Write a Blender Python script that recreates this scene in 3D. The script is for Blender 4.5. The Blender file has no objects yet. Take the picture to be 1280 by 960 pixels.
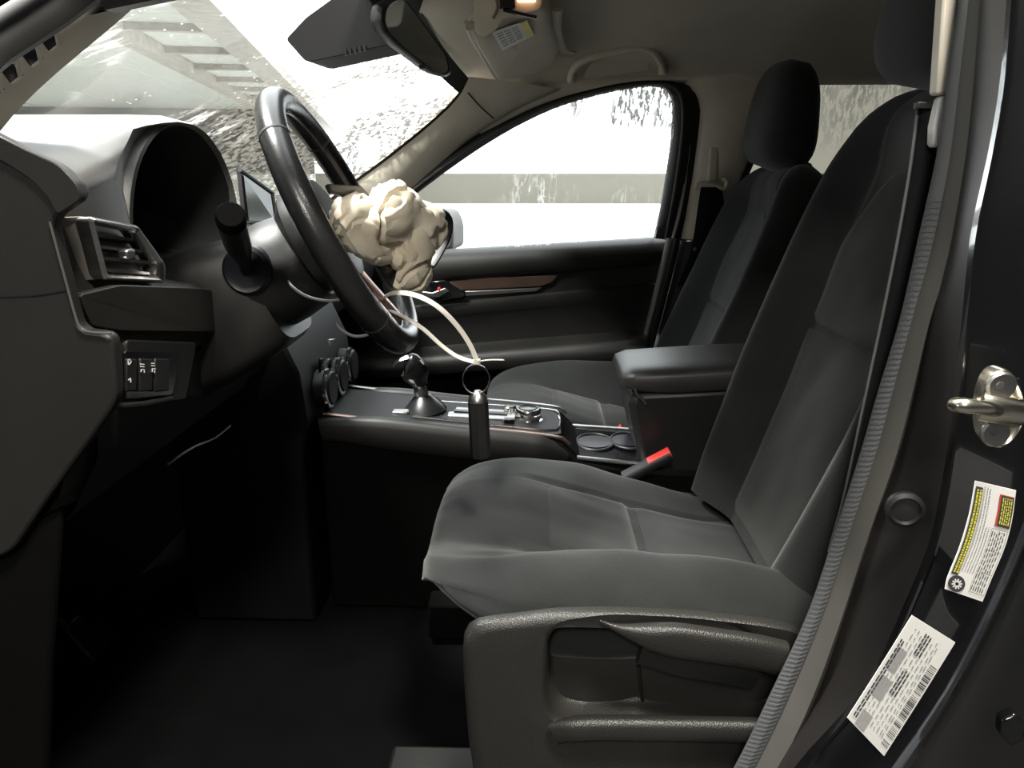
import bpy, bmesh, math, random
from mathutils import Vector, Matrix, noise
random.seed(4)
V = Vector
R = math.radians
SC = bpy.context.scene
COL = SC.collection

# ------------------------------------------------------------------ camera
F = 960.0                                   # focal length in pixels of the 1280 px wide frame
PITCH = math.atan((480 - 210) / F)
YAW = math.atan((670 - 640) / F * math.cos(PITCH))
CAM = V((0, -1.37, 0.80))
cd = bpy.data.cameras.new('camera'); cam = bpy.data.objects.new('camera', cd); COL.objects.link(cam)
cd.sensor_width = 36; cd.lens = 36 * F / 1280; cd.clip_start = 0.01; cd.clip_end = 200
cam.location = CAM; cam.rotation_euler = (math.pi / 2 - PITCH, 0, YAW)
SC.camera = cam

# ------------------------------------------------------------------ light
SC.view_settings.view_transform = 'Standard'; SC.view_settings.look = 'None'
SC.view_settings.exposure = 0.0; SC.view_settings.gamma = 1
w = bpy.data.worlds.new('overcast_sky'); SC.world = w; w.use_nodes = True
w.node_tree.nodes['Background'].inputs[0].default_value = (0.93, 0.97, 1.0, 1)
w.node_tree.nodes['Background'].inputs[1].default_value = 5.0

def area(name, loc, target, size, power, color=(1, 1, 1), size_y=None):
    l = bpy.data.lights.new(name, 'AREA'); l.energy = power; l.color = color; l.size = size
    if size_y: l.shape = 'RECTANGLE'; l.size_y = size_y
    o = bpy.data.objects.new(name, l); COL.objects.link(o); o.location = loc
    o.rotation_euler = (V(target) - V(loc)).to_track_quat('-Z', 'Y').to_euler()
    return o
LAMPS = [  # ceiling lamps of the shed, the last one added: location, aim, size, power
    ((-1.05, -0.32, 2.30), (-0.2, -0.42, 0.5), 0.28, 155, (1.0, 0.97, 0.92)),
    ((0.32, -1.38, 2.30), (0.05, -0.5, 0.4), 0.3, 64, (1.0, 0.95, 0.84)),
    ((-0.35, -3.0, 2.15), (-0.1, -0.4, 0.6), 0.4, 40, (1.0, 0.97, 0.90)),  # added unseen, to brighten airbag, tie and stickers
]
for i, a in enumerate(LAMPS):
    area('shed_lamp_light', *a)

# ------------------------------------------------------------------ helpers
def ray(px, py):
    x, y = (px - 640) / F, (480 - py) / F
    cy, sy, cp, sp = math.cos(YAW), math.sin(YAW), math.cos(PITCH), math.sin(PITCH)
    return V((-sy * cp, cy * cp, -sp)) + x * V((cy, sy, 0)) + y * V((-sy * sp, cy * sp, cp))
def at(px, py, Y):                          # the place at lateral distance Y seen in that direction
    r = ray(px, py); return CAM + r * ((Y - CAM.y) / r.y)
def atx(px, py, X):
    r = ray(px, py); return CAM + r * ((X - CAM.x) / r.x)
def atz(px, py, Z):
    r = ray(px, py); return CAM + r * ((Z - CAM.z) / r.z)
def ats(l, Y=None):
    return [at(*p) if len(p) == 3 else at(p[0], p[1], Y) for p in l]

def cub(xs, ys):                            # smooth monotone-ish interpolation through samples
    n = len(xs)
    d = [(ys[i + 1] - ys[i]) / (xs[i + 1] - xs[i]) for i in range(n - 1)]
    m = [d[0]] + [0 if d[i - 1] * d[i] <= 0 else 2 * d[i - 1] * d[i] / (d[i - 1] + d[i]) for i in range(1, n - 1)] + [d[-1]]
    def f(x):
        if x <= xs[0]: return ys[0]
        if x >= xs[-1]: return ys[-1]
        i = max(k for k in range(n - 1) if xs[k] <= x)
        h = xs[i + 1] - xs[i]; t = (x - xs[i]) / h
        return ((1 + 2 * t) * (1 - t) ** 2 * ys[i] + t * (1 - t) ** 2 * h * m[i] + t * t * (3 - 2 * t) * ys[i + 1] + t * t * (t - 1) * h * m[i + 1])
    return f
def sst(a, b, x):
    t = min(1, max(0, (x - a) / (b - a))); return t * t * (3 - 2 * t)
def lerp(a, b, t): return a + (b - a) * t

def cr(pts, n, closed=False):               # Catmull-Rom resample to n points of about equal spacing
    P = [V(p) for p in pts]; m = len(P); dense = []
    segs = m if closed else m - 1
    for i in range(segs):
        p1, p2 = P[i], P[(i + 1) % m]
        p0 = P[i - 1] if (closed or i > 0) else p1 * 2 - p2
        p3 = P[(i + 2) % m] if (closed or i + 2 < m) else p2 * 2 - p1
        for k in range(16):
            t = k / 16
            dense.append(0.5 * ((2 * p1) + (p2 - p0) * t + (2 * p0 - 5 * p1 + 4 * p2 - p3) * t * t + (3 * p1 - p0 - 3 * p2 + p3) * t ** 3))
    dense.append(P[0].copy() if closed else P[-1].copy())
    L = [0]
    for a, b in zip(dense, dense[1:]): L.append(L[-1] + (b - a).length)
    out = []; j = 0; cnt = n if closed else n - 1
    for k in range(n):
        s = L[-1] * k / cnt
        while j < len(L) - 2 and L[j + 1] < s: j += 1
        d = L[j + 1] - L[j]
        out.append(dense[j].lerp(dense[j + 1], 0 if d < 1e-9 else (s - L[j]) / d))
    return out
def fillet(pts, r, n=4):                    # round the corners of a closed polygon
    P = [V(p) for p in pts]; out = []
    for i, p in enumerate(P):
        a, b = P[i - 1] - p, P[(i + 1) % len(P)] - p
        rr = min(r, a.length * .45, b.length * .45)
        s, e = p + a.normalized() * rr, p + b.normalized() * rr
        for k in range(n + 1):
            t = k / n; out.append(s * (1 - t) ** 2 + p * 2 * t * (1 - t) + e * t * t)
    return out

def thing(name, loc, label, cat, group=None):
    o = bpy.data.objects.new(name, None); COL.objects.link(o); o.location = V(loc); o.empty_display_size = .05
    o['label'] = label; o['category'] = cat
    if group: o['group'] = group
    return o
def struct(name, loc, label=None):
    o = bpy.data.objects.new(name, None); COL.objects.link(o); o.location = V(loc); o.empty_display_size = .05
    o['kind'] = 'structure'
    if label: o['label'] = label
    return o
def wloc(p):
    l = V((0, 0, 0))
    while p: l += p.location; p = p.parent
    return l
def add(name, bm, mat, parent=None, smooth=True, sharp=38, label=None, recalc=True):
    if recalc: bmesh.ops.recalc_face_normals(bm, faces=bm.faces)
    c = V((0, 0, 0))
    for v in bm.verts: c += v.co
    c /= max(1, len(bm.verts))
    for v in bm.verts: v.co -= c
    me = bpy.data.meshes.new(name); bm.to_mesh(me); bm.free()
    for m in (mat if isinstance(mat, (list, tuple)) else [mat]): me.materials.append(m)
    if smooth:
        for p in me.polygons: p.use_smooth = True
        me.set_sharp_from_angle(angle=R(sharp))
    o = bpy.data.objects.new(name, me); COL.objects.link(o)
    if parent:
        o.parent = parent; o.location = c - wloc(parent)
    else: o.location = c
    if label: o['label'] = label
    return o
def tag(o, label=None, cat=None, group=None, kind=None):
    if label: o['label'] = label
    if cat: o['category'] = cat
    if group: o['group'] = group
    if kind: o['kind'] = kind
    return o

def bgrid(bm, rows, closed=False, cap0=False, cap1=False):
    vr = [[bm.verts.new(p) for p in r] for r in rows]; n = len(vr[0])
    for a, b in zip(vr, vr[1:]):
        for i in range(n if closed else n - 1):
            j = (i + 1) % n
            try: bm.faces.new((a[i], a[j], b[j], b[i]))
            except ValueError: pass
    if cap0: bm.faces.new(vr[0])
    if cap1: bm.faces.new(vr[-1][::-1])
    return vr
def grid(name, rows, mat, parent=None, closed=False, cap=False, thick=0, off=-1, sub=0, **k):
    bm = bmesh.new(); bgrid(bm, rows, closed, cap, cap)
    o = add(name, bm, mat, parent, **k)
    if sub: m = o.modifiers.new('sub', 'SUBSURF'); m.levels = m.render_levels = sub
    if thick: m = o.modifiers.new('solid', 'SOLIDIFY'); m.thickness = thick; m.offset = off
    return o
def bprism(bm, pts, vec):
    a = [bm.verts.new(p) for p in pts]; b = [bm.verts.new(V(p) + V(vec)) for p in pts]; n = len(a)
    for i in range(n): bm.faces.new((a[i], a[(i + 1) % n], b[(i + 1) % n], b[i]))
    bm.faces.new(a[::-1]); bm.faces.new(b)
def bevel(o, w, seg=2, ang=35):
    m = o.modifiers.new('bevel', 'BEVEL'); m.width = w; m.segments = seg; m.limit_method = 'ANGLE'; m.angle_limit = R(ang); m.harden_normals = False
    return o
def prism(name, pts, vec, mat, parent=None, bv=0, **k):
    bm = bmesh.new(); bprism(bm, pts, vec); o = add(name, bm, mat, parent, **k)
    if bv: bevel(o, bv)
    return o
def bbox(bm, c, size, rot=None):
    m = rot.to_4x4() if rot else Matrix()
    r = bmesh.ops.create_cube(bm, size=1, matrix=Matrix.Translation(V(c)) @ m @ Matrix.Diagonal((*size, 1)))
def box(name, c, size, mat, parent=None, rot=None, bv=0, **k):
    bm = bmesh.new(); bbox(bm, c, size, rot); o = add(name, bm, mat, parent, **k)
    if bv: bevel(o, bv)
    return o
def bsweep(bm, pts, ra, rb, n=10, up=(0, 0, 1), closed=False, power=2):
    P = [V(p) for p in pts]; rows = []; m = len(P); prev = V(up)
    for i, p in enumerate(P):
        if closed: t = P[(i + 1) % m] - P[i - 1]
        else: t = P[min(i + 1, m - 1)] - P[max(i - 1, 0)]
        t.normalize(); u = prev - t * prev.dot(t)
        if u.length < 1e-5: u = t.orthogonal()
        u.normalize(); prev = u; s = t.cross(u)
        a = ra(i / (m - 1)) if callable(ra) else ra; b = rb(i / (m - 1)) if callable(rb) else rb
        row = []
        for k in range(n):
            an = 2 * math.pi * (k + .5) / n; c, q = math.cos(an), math.sin(an)
            e = 2 / power
            row.append(p + u * a * math.copysign(abs(c) ** e, c) + s * b * math.copysign(abs(q) ** e, q))
        rows.append(row)
    if closed: rows.append(rows[0])
    vr = bgrid(bm, rows, True, not closed, not closed)
    if closed: bmesh.ops.remove_doubles(bm, verts=bm.verts, dist=1e-6)
def sweep(name, pts, ra, rb, mat, parent=None, n=10, up=(0, 0, 1), closed=False, power=2, **k):
    bm = bmesh.new(); bsweep(bm, pts, ra, rb, n, up, closed, power); return add(name, bm, mat, parent, **k)
def tube(name, pts, r, mat, parent=None, n=10, closed=False, **k):
    return sweep(name, pts, r, r, mat, parent, n, (.12, .2, 1), closed, **k)
def blathe(bm, o, axis, prof, n=24):
    a = V(axis).normalized(); u = a.orthogonal().normalized(); s = a.cross(u); o = V(o)
    rows = [[o + a * h + (u * math.cos(2 * math.pi * k / n) + s * math.sin(2 * math.pi * k / n)) * max(r, 1e-5) for k in range(n)] for r, h in prof]
    bgrid(bm, rows, True, True, True)
def lathe(name, o, axis, prof, mat, parent=None, n=24, **k):
    bm = bmesh.new(); blathe(bm, o, axis, prof, n); return add(name, bm, mat, parent, **k)

# ------------------------------------------------------------------ materials
def nodes(name):
    m = bpy.data.materials.new(name); m.use_nodes = True
    nt = m.node_tree; return m, nt, nt.nodes['Principled BSDF']
def bump(nt, b, height, strength=.3, dist=.001):
    n = nt.nodes.new('ShaderNodeBump'); n.inputs['Strength'].default_value = strength; n.inputs['Distance'].default_value = dist
    nt.links.new(height, n.inputs['Height']); nt.links.new(n.outputs[0], b.inputs['Normal'])
def coord(nt, scale=(1, 1, 1), rot=(0, 0, 0)):
    t = nt.nodes.new('ShaderNodeTexCoord'); mp = nt.nodes.new('ShaderNodeMapping')
    mp.inputs['Scale'].default_value = scale; mp.inputs['Rotation'].default_value = rot
    nt.links.new(t.outputs['Object'], mp.inputs[0]); return mp.outputs[0]
def tex(nt, kind, scale, vec, **k):
    t = nt.nodes.new('ShaderNodeTex' + kind); t.inputs['Scale'].default_value = scale; nt.links.new(vec, t.inputs['Vector'])
    for a, v in k.items(): t.inputs[a].default_value = v
    return t
def ramp(nt, fac, stops):
    r = nt.nodes.new('ShaderNodeValToRGB'); e = r.color_ramp.elements
    while len(e) < len(stops): e.new(.5)
    for x, (p, c) in zip(e, stops): x.position = p; x.color = (*c, 1) if len(c) == 3 else c
    nt.links.new(fac, r.inputs[0]); return r.outputs[0]
def mat(name, col, rough=.5, metal=0, grain=None, gs=.25, spec=.5, var=.12, coat=0, sheen=0, rvar=0):
    m, nt, b = nodes(name)
    b.inputs['Roughness'].default_value = rough; b.inputs['Metallic'].default_value = metal
    b.inputs['Specular IOR Level'].default_value = spec; b.inputs['Coat Weight'].default_value = coat; b.inputs['Coat Roughness'].default_value = .06
    b.inputs['Sheen Weight'].default_value = sheen; b.inputs['Sheen Roughness'].default_value = .5
    v = coord(nt)
    n = tex(nt, 'Noise', 9, v, Detail=3)
    c0 = [max(0, x * (1 - var)) for x in col]; c1 = [min(1, x * (1 + var)) for x in col]
    nt.links.new(ramp(nt, n.outputs[0], [(.3, c0), (.7, c1)]), b.inputs['Base Color'])
    if rvar:
        rr = ramp(nt, n.outputs[0], [(.3, (rough - rvar,) * 3), (.7, (rough + rvar,) * 3)]); nt.links.new(rr, b.inputs['Roughness'])
    if grain:
        g = tex(nt, 'Voronoi', grain, v); bump(nt, b, g.outputs['Distance'], gs, .0006)
    return m
def fabric(name, col, scale=420, sheen=.35, var=.22):
    m, nt, b = nodes(name); b.inputs['Roughness'].default_value = .85; b.inputs['Specular IOR Level'].default_value = .25
    b.inputs['Sheen Weight'].default_value = sheen; b.inputs['Sheen Roughness'].default_value = .45
    v = coord(nt); n = tex(nt, 'Noise', 14, v, Detail=4); f = tex(nt, 'Noise', scale, v, Detail=1)
    mx = nt.nodes.new('ShaderNodeMath'); mx.operation = 'MULTIPLY_ADD'; mx.inputs[1].default_value = .35
    nt.links.new(f.outputs[0], mx.inputs[0]); nt.links.new(n.outputs[0], mx.inputs[2])
    nt.links.new(ramp(nt, mx.outputs[0], [(.4, [x * (1 - var) for x in col]), (.95, [x * (1 + var) for x in col])]), b.inputs['Base Color'])
    bump(nt, b, f.outputs[0], .35, .001); return m
M = {}
M['dash'] = mat('dash_plastic', (.0145, .0138, .0128), .46, grain=900, gs=.2, spec=.45)
M['dash_top_lit'] = mat('lit_dash_top_pad', (.13, .127, .12), .45, grain=900, gs=.12, spec=.8)  # black pad; the strong light on it is put into this pale colour
M['plastic'] = mat('black_plastic', (.010, .010, .0105), .46, grain=900, gs=.2)
M['shield'] = mat('grained_plastic', (.024, .023, .021), .38, grain=650, gs=.5)
M['gloss'] = mat('gloss_black', (.006, .006, .007), .12)
M['leather'] = mat('black_leather', (.012, .012, .013), .27, grain=700, gs=.18, rvar=.05)
M['fabric'] = fabric('seat_fabric', (.0158, .0170, .0172), 420, .18)
M['insert'] = fabric('seat_insert_fabric', (.0225, .0242, .0242), 600, .2)
M['piping'] = mat('seam_thread', (.02, .02, .02), .7)
M['headliner'] = fabric('headliner_cloth', (.54, .50, .43), 700, 0, .05)
M['beige'] = mat('beige_trim', (.62, .57, .48), .5, grain=900, gs=.1)
M['visor'] = fabric('visor_cloth', (.58, .53, .455), 700, 0, .05)
M['chrome'] = mat('chrome', (.75, .74, .72), .13, 1, rvar=.04)
M['satin'] = mat('satin_silver', (.42, .41, .40), .32, 1)
M['bezel'] = mat('bright_satin', (.66, .65, .63), .26, 1)
M['warm_reflect'] = mat('warm_reflect_trim', (.36, .24, .20), .34, 1)  # silver trim; its warm reflection is put into the colour
M['steel'] = mat('galvanised_steel', (.72, .68, .58), .24, 1, var=.2, rvar=.08)
M['screw'] = mat('screw_steel', (.45, .44, .42), .35, 1)
M['paint'] = mat('black_car_paint', (.0035, .0037, .0045), .22, coat=1, spec=.5)
M['flange'] = mat('pillar_paint', (.010, .0085, .0075), .5)
M['rubber'] = mat('weatherstrip_rubber', (.065, .062, .056), .6)
M['rubber_dark'] = mat('black_rubber', (.010, .010, .010), .5)
M['ribbed'] = mat('ribbed_strip', (.060, .062, .066), .7)
M['carpet'] = fabric('carpet', (.0045, .0045, .005), 300, 0); M['carpet'].node_tree.nodes['Principled BSDF'].inputs['Specular IOR Level'].default_value = .05
M['webbing'] = fabric('belt_webbing', (.005, .005, .006), 800, .02)
M['belt_edge'] = mat('belt_edge', (.10, .10, .10), .6)
M['white_plastic'] = mat('white_nylon', (.78, .74, .66), .4)
M['wire'] = mat('grey_wire', (.30, .30, .29), .45)
M['red'] = mat('red_plastic', (.75, .05, .04), .35)
M['white'] = mat('label_white', (.80, .79, .77), .5, var=.04)
M['ink'] = mat('label_ink', (.05, .05, .055), .6)
M['grey_ink'] = mat('label_grey', (.36, .36, .36), .6)
M['yellow'] = mat('label_yellow', (.70, .66, .08), .5)
M['red_ink'] = mat('label_red', (.55, .07, .05), .5)
M['icon'] = mat('icon_white', (.75, .75, .75), .5)
M['screen'] = mat('screen_glass', (.03, .035, .035), .08)
M['mirror'] = mat('mirror_glass', (.55, .58, .58), .06, 1)
M['armrest'] = mat('armrest_leather', (.030, .029, .028), .42, grain=700, gs=.2)
M['cover'] = mat('cover_plastic', (.0055, .005, .0065), .6, spec=.25)
M['gun'] = mat('gunmetal_satin', (.36, .33, .30), .36, .8)
M['lower'] = mat('matt_lower_trim', (.0032, .0031, .003), .9, spec=.06)
M['tray'] = mat('console_black', (.006, .006, .007), .55, spec=.3)
M['inside'] = mat('cluster_dark', (.006, .006, .010), .3)
M['snow'] = mat('pale_ground', (.74, .74, .72), .9)
M['parapet'] = mat('concrete_parapet', (.135, .125, .10), .9, var=.05)
M['roof_panel'] = mat('shed_roof_panel', (.52, .52, .47), .6, var=.18)
M['beam'] = mat('shed_beam', (.30, .27, .23), .6, var=.25)
M['shed_wall'] = mat('shed_wall', (.035, .033, .03), .9)
M['concrete'] = mat('concrete_floor', (.05, .048, .045), .9, var=.2)
M['lamp_case'] = mat('lamp_housing', (.6, .6, .58), .5)

def airbag_mat():
    m, nt, b = nodes('airbag_cloth'); b.inputs['Roughness'].default_value = .55; b.inputs['Sheen Weight'].default_value = .2
    v = coord(nt); n = tex(nt, 'Noise', 30, v, Detail=4); f = tex(nt, 'Noise', 900, v)
    nt.links.new(ramp(nt, n.outputs[0], [(.3, (.66, .57, .43)), (.75, (.80, .72, .58))]), b.inputs['Base Color'])
    b.inputs['Subsurface Weight'].default_value = .15; b.inputs['Subsurface Radius'].default_value = (.02, .015, .01); b.inputs['Subsurface Scale'].default_value = .3
    bump(nt, b, f.outputs[0], .2, .0008); return m
M['airbag'] = airbag_mat()

def glass(name, kind, tint=(.93, .96, .95), dirt=.75):
    m = bpy.data.materials.new(name); m.use_nodes = True; nt = m.node_tree; nt.nodes.clear()
    out = nt.nodes.new('ShaderNodeOutputMaterial'); tr = nt.nodes.new('ShaderNodeBsdfTransparent')
    gl = nt.nodes.new('ShaderNodeBsdfGlossy'); gl.inputs['Roughness'].default_value = .02
    tr.inputs[0].default_value = (*tint, 1)
    lw = nt.nodes.new('ShaderNodeLayerWeight'); lw.inputs['Blend'].default_value = .12
    m1 = nt.nodes.new('ShaderNodeMixShader'); fm = nt.nodes.new('ShaderNodeMath'); fm.operation = 'MULTIPLY'; fm.inputs[1].default_value = .28; nt.links.new(lw.outputs['Fresnel'], fm.inputs[0]); nt.links.new(fm.outputs[0], m1.inputs[0]); nt.links.new(tr.outputs[0], m1.inputs[1]); nt.links.new(gl.outputs[0], m1.inputs[2])
    df = nt.nodes.new('ShaderNodeBsdfTranslucent'); df.inputs[0].default_value = (.78, .77, .72, 1)
    d2 = nt.nodes.new('ShaderNodeBsdfDiffuse'); d2.inputs[0].default_value = (.62, .61, .57, 1)
    md = nt.nodes.new('ShaderNodeMixShader'); md.inputs[0].default_value = .5; nt.links.new(df.outputs[0], md.inputs[1]); nt.links.new(d2.outputs[0], md.inputs[2])
    if kind == 'front':       # smeared, scratched and spotted
        v = coord(nt, (1, 1, 1), (0, .45, .7)); big = tex(nt, 'Noise', 3.2, v, Detail=3)
        v2 = coord(nt, (9, 60, 30), (.3, .6, .9)); streak = tex(nt, 'Noise', 1.0, v2, Detail=6, Roughness=.75)
        v3 = coord(nt); spots = tex(nt, 'Voronoi', 55, v3); n3 = tex(nt, 'Noise', 6, v3)
        a = ramp(nt, big.outputs[0], [(.55, (0, 0, 0)), (.68, (1, 1, 1))])
        b = ramp(nt, streak.outputs[0], [(.50, (0, 0, 0)), (.60, (1, 1, 1))])
        c = ramp(nt, spots.outputs['Distance'], [(.06, (1, 1, 1)), (.16, (0, 0, 0))])
        d = ramp(nt, n3.outputs[0], [(.48, (0, 0, 0)), (.6, (.7, .7, .7))])
        base = .015
    else:                     # vertical runs of dried drips
        v = coord(nt, (1, 1, .55)); big = tex(nt, 'Noise', 6, v, Detail=2)
        v2 = coord(nt, (55, 55, 7)); streak = tex(nt, 'Noise', 1.0, v2, Detail=6, Roughness=.8)
        v3 = coord(nt); spots = tex(nt, 'Voronoi', 70, v3); n3 = tex(nt, 'Noise', 5, v3)
        a = ramp(nt, big.outputs[0], [(.54, (0, 0, 0)), (.66, (1, 1, 1))])
        b = ramp(nt, streak.outputs[0], [(.52, (0, 0, 0)), (.60, (1, 1, 1))])
        c = ramp(nt, spots.outputs['Distance'], [(.05, (1, 1, 1)), (.13, (0, 0, 0))])
        d = ramp(nt, n3.outputs[0], [(.5, (0, 0, 0)), (.62, (.5, .5, .5))])
        base = .015
    def mth(op, x, y):
        q = nt.nodes.new('ShaderNodeMath'); q.operation = op; q.use_clamp = True
        for i, z in enumerate((x, y)):
            if isinstance(z, float): q.inputs[i].default_value = z
            else: nt.links.new(z, q.inputs[i])
        return q.outputs[0]
    mask = mth('ADD', mth('MULTIPLY', a, b), mth('MULTIPLY', c, d))
    mask = mth('ADD', mth('MULTIPLY', mask, dirt), base)
    # dark grime: specks and runs that stay grey against the sky
    gd = nt.nodes.new('ShaderNodeBsdfTranslucent'); gd.inputs[0].default_value = (.07, .066, .055, 1)
    vg = coord(nt, (1, 1, 1) if kind == 'front' else (1, 1, .4)); gb = tex(nt, 'Noise', 4.3 if kind == 'front' else 5.0, vg, Detail=2)
    vs = coord(nt, (70, 150, 90) if kind == 'front' else (110, 110, 26), (.4, .3, .5) if kind == 'front' else (0, 0, 0)); gs_ = tex(nt, 'Noise', 1.0, vs, Detail=5, Roughness=.7)
    ga = ramp(nt, gb.outputs[0], [(.37, (0, 0, 0)), (.50, (1, 1, 1))]); gc = ramp(nt, gs_.outputs[0], [(.45, (0, 0, 0)), (.52, (1, 1, 1))])
    if kind == 'front':
        sx = nt.nodes.new('ShaderNodeSeparateXYZ'); nt.links.new(coord(nt), sx.inputs[0]); ga = mth('MULTIPLY', ga, ramp(nt, sx.outputs[1], [(.16, (.06, .06, .06)), (.34, (1, 1, 1))]))
    if kind == 'side':
        sx = nt.nodes.new('ShaderNodeSeparateXYZ'); nt.links.new(coord(nt), sx.inputs[0]); ga = mth('MULTIPLY', ga, ramp(nt, sx.outputs[2], [(.0, (0, 0, 0)), (.06, (1, 1, 1))]))
    gm = nt.nodes.new('ShaderNodeMixShader'); nt.links.new(mth('MULTIPLY', mth('MULTIPLY', ga, gc), .97), gm.inputs[0]); nt.links.new(m1.outputs[0], gm.inputs[1]); nt.links.new(gd.outputs[0], gm.inputs[2]); m1 = gm
    m2 = nt.nodes.new('ShaderNodeMixShader'); nt.links.new(mask, m2.inputs[0]); nt.links.new(m1.outputs[0], m2.inputs[1]); nt.links.new(md.outputs[0], m2.inputs[2])
    nt.links.new(m2.outputs[0], out.inputs[0]); return m
M['windshield'] = glass('dirty_windshield', 'front'); M['side_glass'] = glass('dirty_side_glass', 'side'); M['rear_glass'] = glass('tinted_rear_glass', 'side', (.075, .070, .055), .05)
def clear_lens():
    m, nt, b = nodes('clear_lens'); b.inputs['Transmission Weight'].default_value = 1; b.inputs['Roughness'].default_value = .03; return m
M['lens'] = clear_lens()
def emit(name, col, s):
    m = bpy.data.materials.new(name); m.use_nodes = True; nt = m.node_tree; b = nt.nodes['Principled BSDF']
    b.inputs['Emission Color'].default_value = (*col, 1); b.inputs['Emission Strength'].default_value = s; b.inputs['Base Color'].default_value = (*col, 1); return m
M['map_light'] = emit('map_light_glow', (1, .55, .3), 3.0)
M['tube_glow'] = emit('lamp_diffuser_glow', (1, .97, .9), 6.0)
#@@BODY
# ================================================================== THE SHED OUTSIDE
GZ = -.38                                   # garage floor below the car floor
bm = bmesh.new()
for q in ([(-40, -12), (40, -12), (40, 4), (-40, 4)],):
    bm.faces.new([bm.verts.new((x, y, GZ)) for x, y in q])
tag(add('floor_shed', bm, M['concrete'], smooth=False), kind='structure')
bm = bmesh.new(); bm.faces.new([bm.verts.new((x, y, GZ)) for x, y in [(-60, 4), (60, 4), (60, 90), (-60, 90)]])
tag(add('ground', bm, M['snow'], smooth=False), kind='structure')
box('wall_parapet', (0, 26, GZ + .5), (70, .3, 1.0), M['parapet'], smooth=False)['kind'] = 'structure'
box('wall_back', (0, -5.5, 1.1), (24, .2, 3.0), M['shed_wall'], smooth=False)['kind'] = 'structure'
box('wall_rear', (7.5, -.8, 1.1), (.2, 9.4, 3.0), M['shed_wall'], smooth=False)['kind'] = 'structure'
RZ = 2.45
e = V((-.204, .979, 0)).normalized(); s = V((-e.y, e.x, 0))      # along the eave, and away from it to the left
e0 = atz(318, 52, RZ)
roof = struct('ceiling_shed', (0, 0, RZ))
def flat(name, p, along, across, l0, l1, w0, w1, z0, z1, m, parent, bv=0):
    q = [p + along * l0 + across * w0, p + along * l1 + across * w0, p + along * l1 + across * w1, p + along * l0 + across * w1]
    return prism(name, [V((v.x, v.y, z0)) for v in q], V((0, 0, z1 - z0)), m, parent, bv, smooth=False)
wd = 1.25; first = True
for k in range(9):                           # bays of roof sheets running along the eave
    o = flat('roof_panel', e0, e, s, -20, 22, k * wd, (k + 1) * wd + .02, RZ + .012 * (k % 2), RZ + .03 + .012 * (k % 2), M['roof_panel'], roof)
    if k == 0:
        flat('beam', e0, e, s, -20, 22, -.12, .28, RZ - .20, RZ - .002, M['beam'], roof)
    if k == 1:
        flat('beam', e0, e, s, -20, 22, wd + .05, wd + .28, RZ - .16, RZ - .002, M['beam'], roof)
for k in range(9):                           # purlins across the first bay
    flat('purlin', e0, e, s, -7 + k * 1.9, -6.88 + k * 1.9, .28, wd + .05, RZ - .09, RZ - .002, M['beam'], roof)
# unseen roof added over the car, cut short to let sky into the windshield
for k in range(4):
    y0 = -5.4 + k * 1.2
    prism('roof_panel', [(-2.6, y0, RZ), (7.4, y0, RZ), (7.4, y0 + 1.17, RZ), (-2.6, y0 + 1.17, RZ)], (0, 0, .03), M['roof_panel'], roof, smooth=False)
# a dark far wall across the end of the shed
p = e0 + e * 13
fq = (p + s * .2, p + s * 12, p + s * 12 + e * .2, p + s * .2 + e * .2)
wf = prism('wall_front', [V((v.x, v.y, .62)) for v in fq], (0, 0, RZ - .62), M['shed_wall'], smooth=False); wf['kind'] = 'structure'
prism('wall_base', [V((v.x, v.y, GZ)) for v in fq], (0, 0, .62 - GZ), M['roof_panel'], wf, smooth=False)
for (l, tgt, sz, pw, c), lab in zip(LAMPS, ('small shed ceiling lamp over the bonnet and windshield', 'shed ceiling lamp over the near door opening', 'added unseen shed lamp nearest the back wall, brightening the airbag')):
    t = thing('ceiling_lamp', (l[0], l[1], RZ), lab, 'lamp')
    d = (V(tgt) - V(l)).normalized()
    qd = d.to_track_quat('-Z', 'Y').to_matrix()
    box('lamp_housing', V(l) - d * .05, (sz + .06, sz + .06, .06), M['lamp_case'], t, rot=qd)
    box('lamp_bracket', (l[0], l[1], (l[2] + RZ) / 2 + .02), (.03, .03, max(.03, RZ - l[2])), M['lamp_case'], t)

# ================================================================== CAR SHELL
# ---- floor
fl = struct('floor', (0, 0, 0))
bm = bmesh.new(); bgrid(bm, [[(x, y, .0 + .012 * noise.noise(V((x * 5, y * 5, 0)))) for y in [-.70 + k * .1 for k in range(15)]] for x in [-1.05 + k * .1 for k in range(24)]])
add('carpet', bm, M['carpet'], fl)
prism('door_sill', [(-.75, -.86, -.06), (-.75, -.70, -.06), (-.75, -.69, .055), (-.75, -.74, .075), (-.75, -.83, .06)], (2.0, 0, 0), M['flange'], fl, .012)
prism('sill_trim', [(-.70, -.715, .06), (-.70, -.60, .0), (-.70, -.60, .01), (-.70, -.70, .085), (-.70, -.735, .082)], (1.2, 0, 0), M['shield'], fl, .006)
# ---- firewall, dash underside and kick panel
fw = struct('wall_front_bulkhead', (0, 0, 0))
grid('bulkhead', [[(-.80 - .02 * abs(y), y, 0), (-.98, y, .20), (-1.05, y, .60), (-1.10, y, .80)] for y in (-.72, -.3, .1, .66)], M['carpet'], fw)
prism('kick_panel', [(-1.1, -.70, -.02), (-.56, -.70, -.02), (-.50, -.70, .30), (-.45, -.70, .52), (-.45, -.70, .80), (-1.1, -.70, .82)], (0, .012, 0), M['lower'], fw, .004)

prism('kick_panel', [(-1.12, .668, -.02), (-.70, .668, -.02), (-.70, .668, .60), (-.80, .668, .68), (-1.2, .668, .68)], (0, .015, 0), M['lower'], fw, .004)
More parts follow.
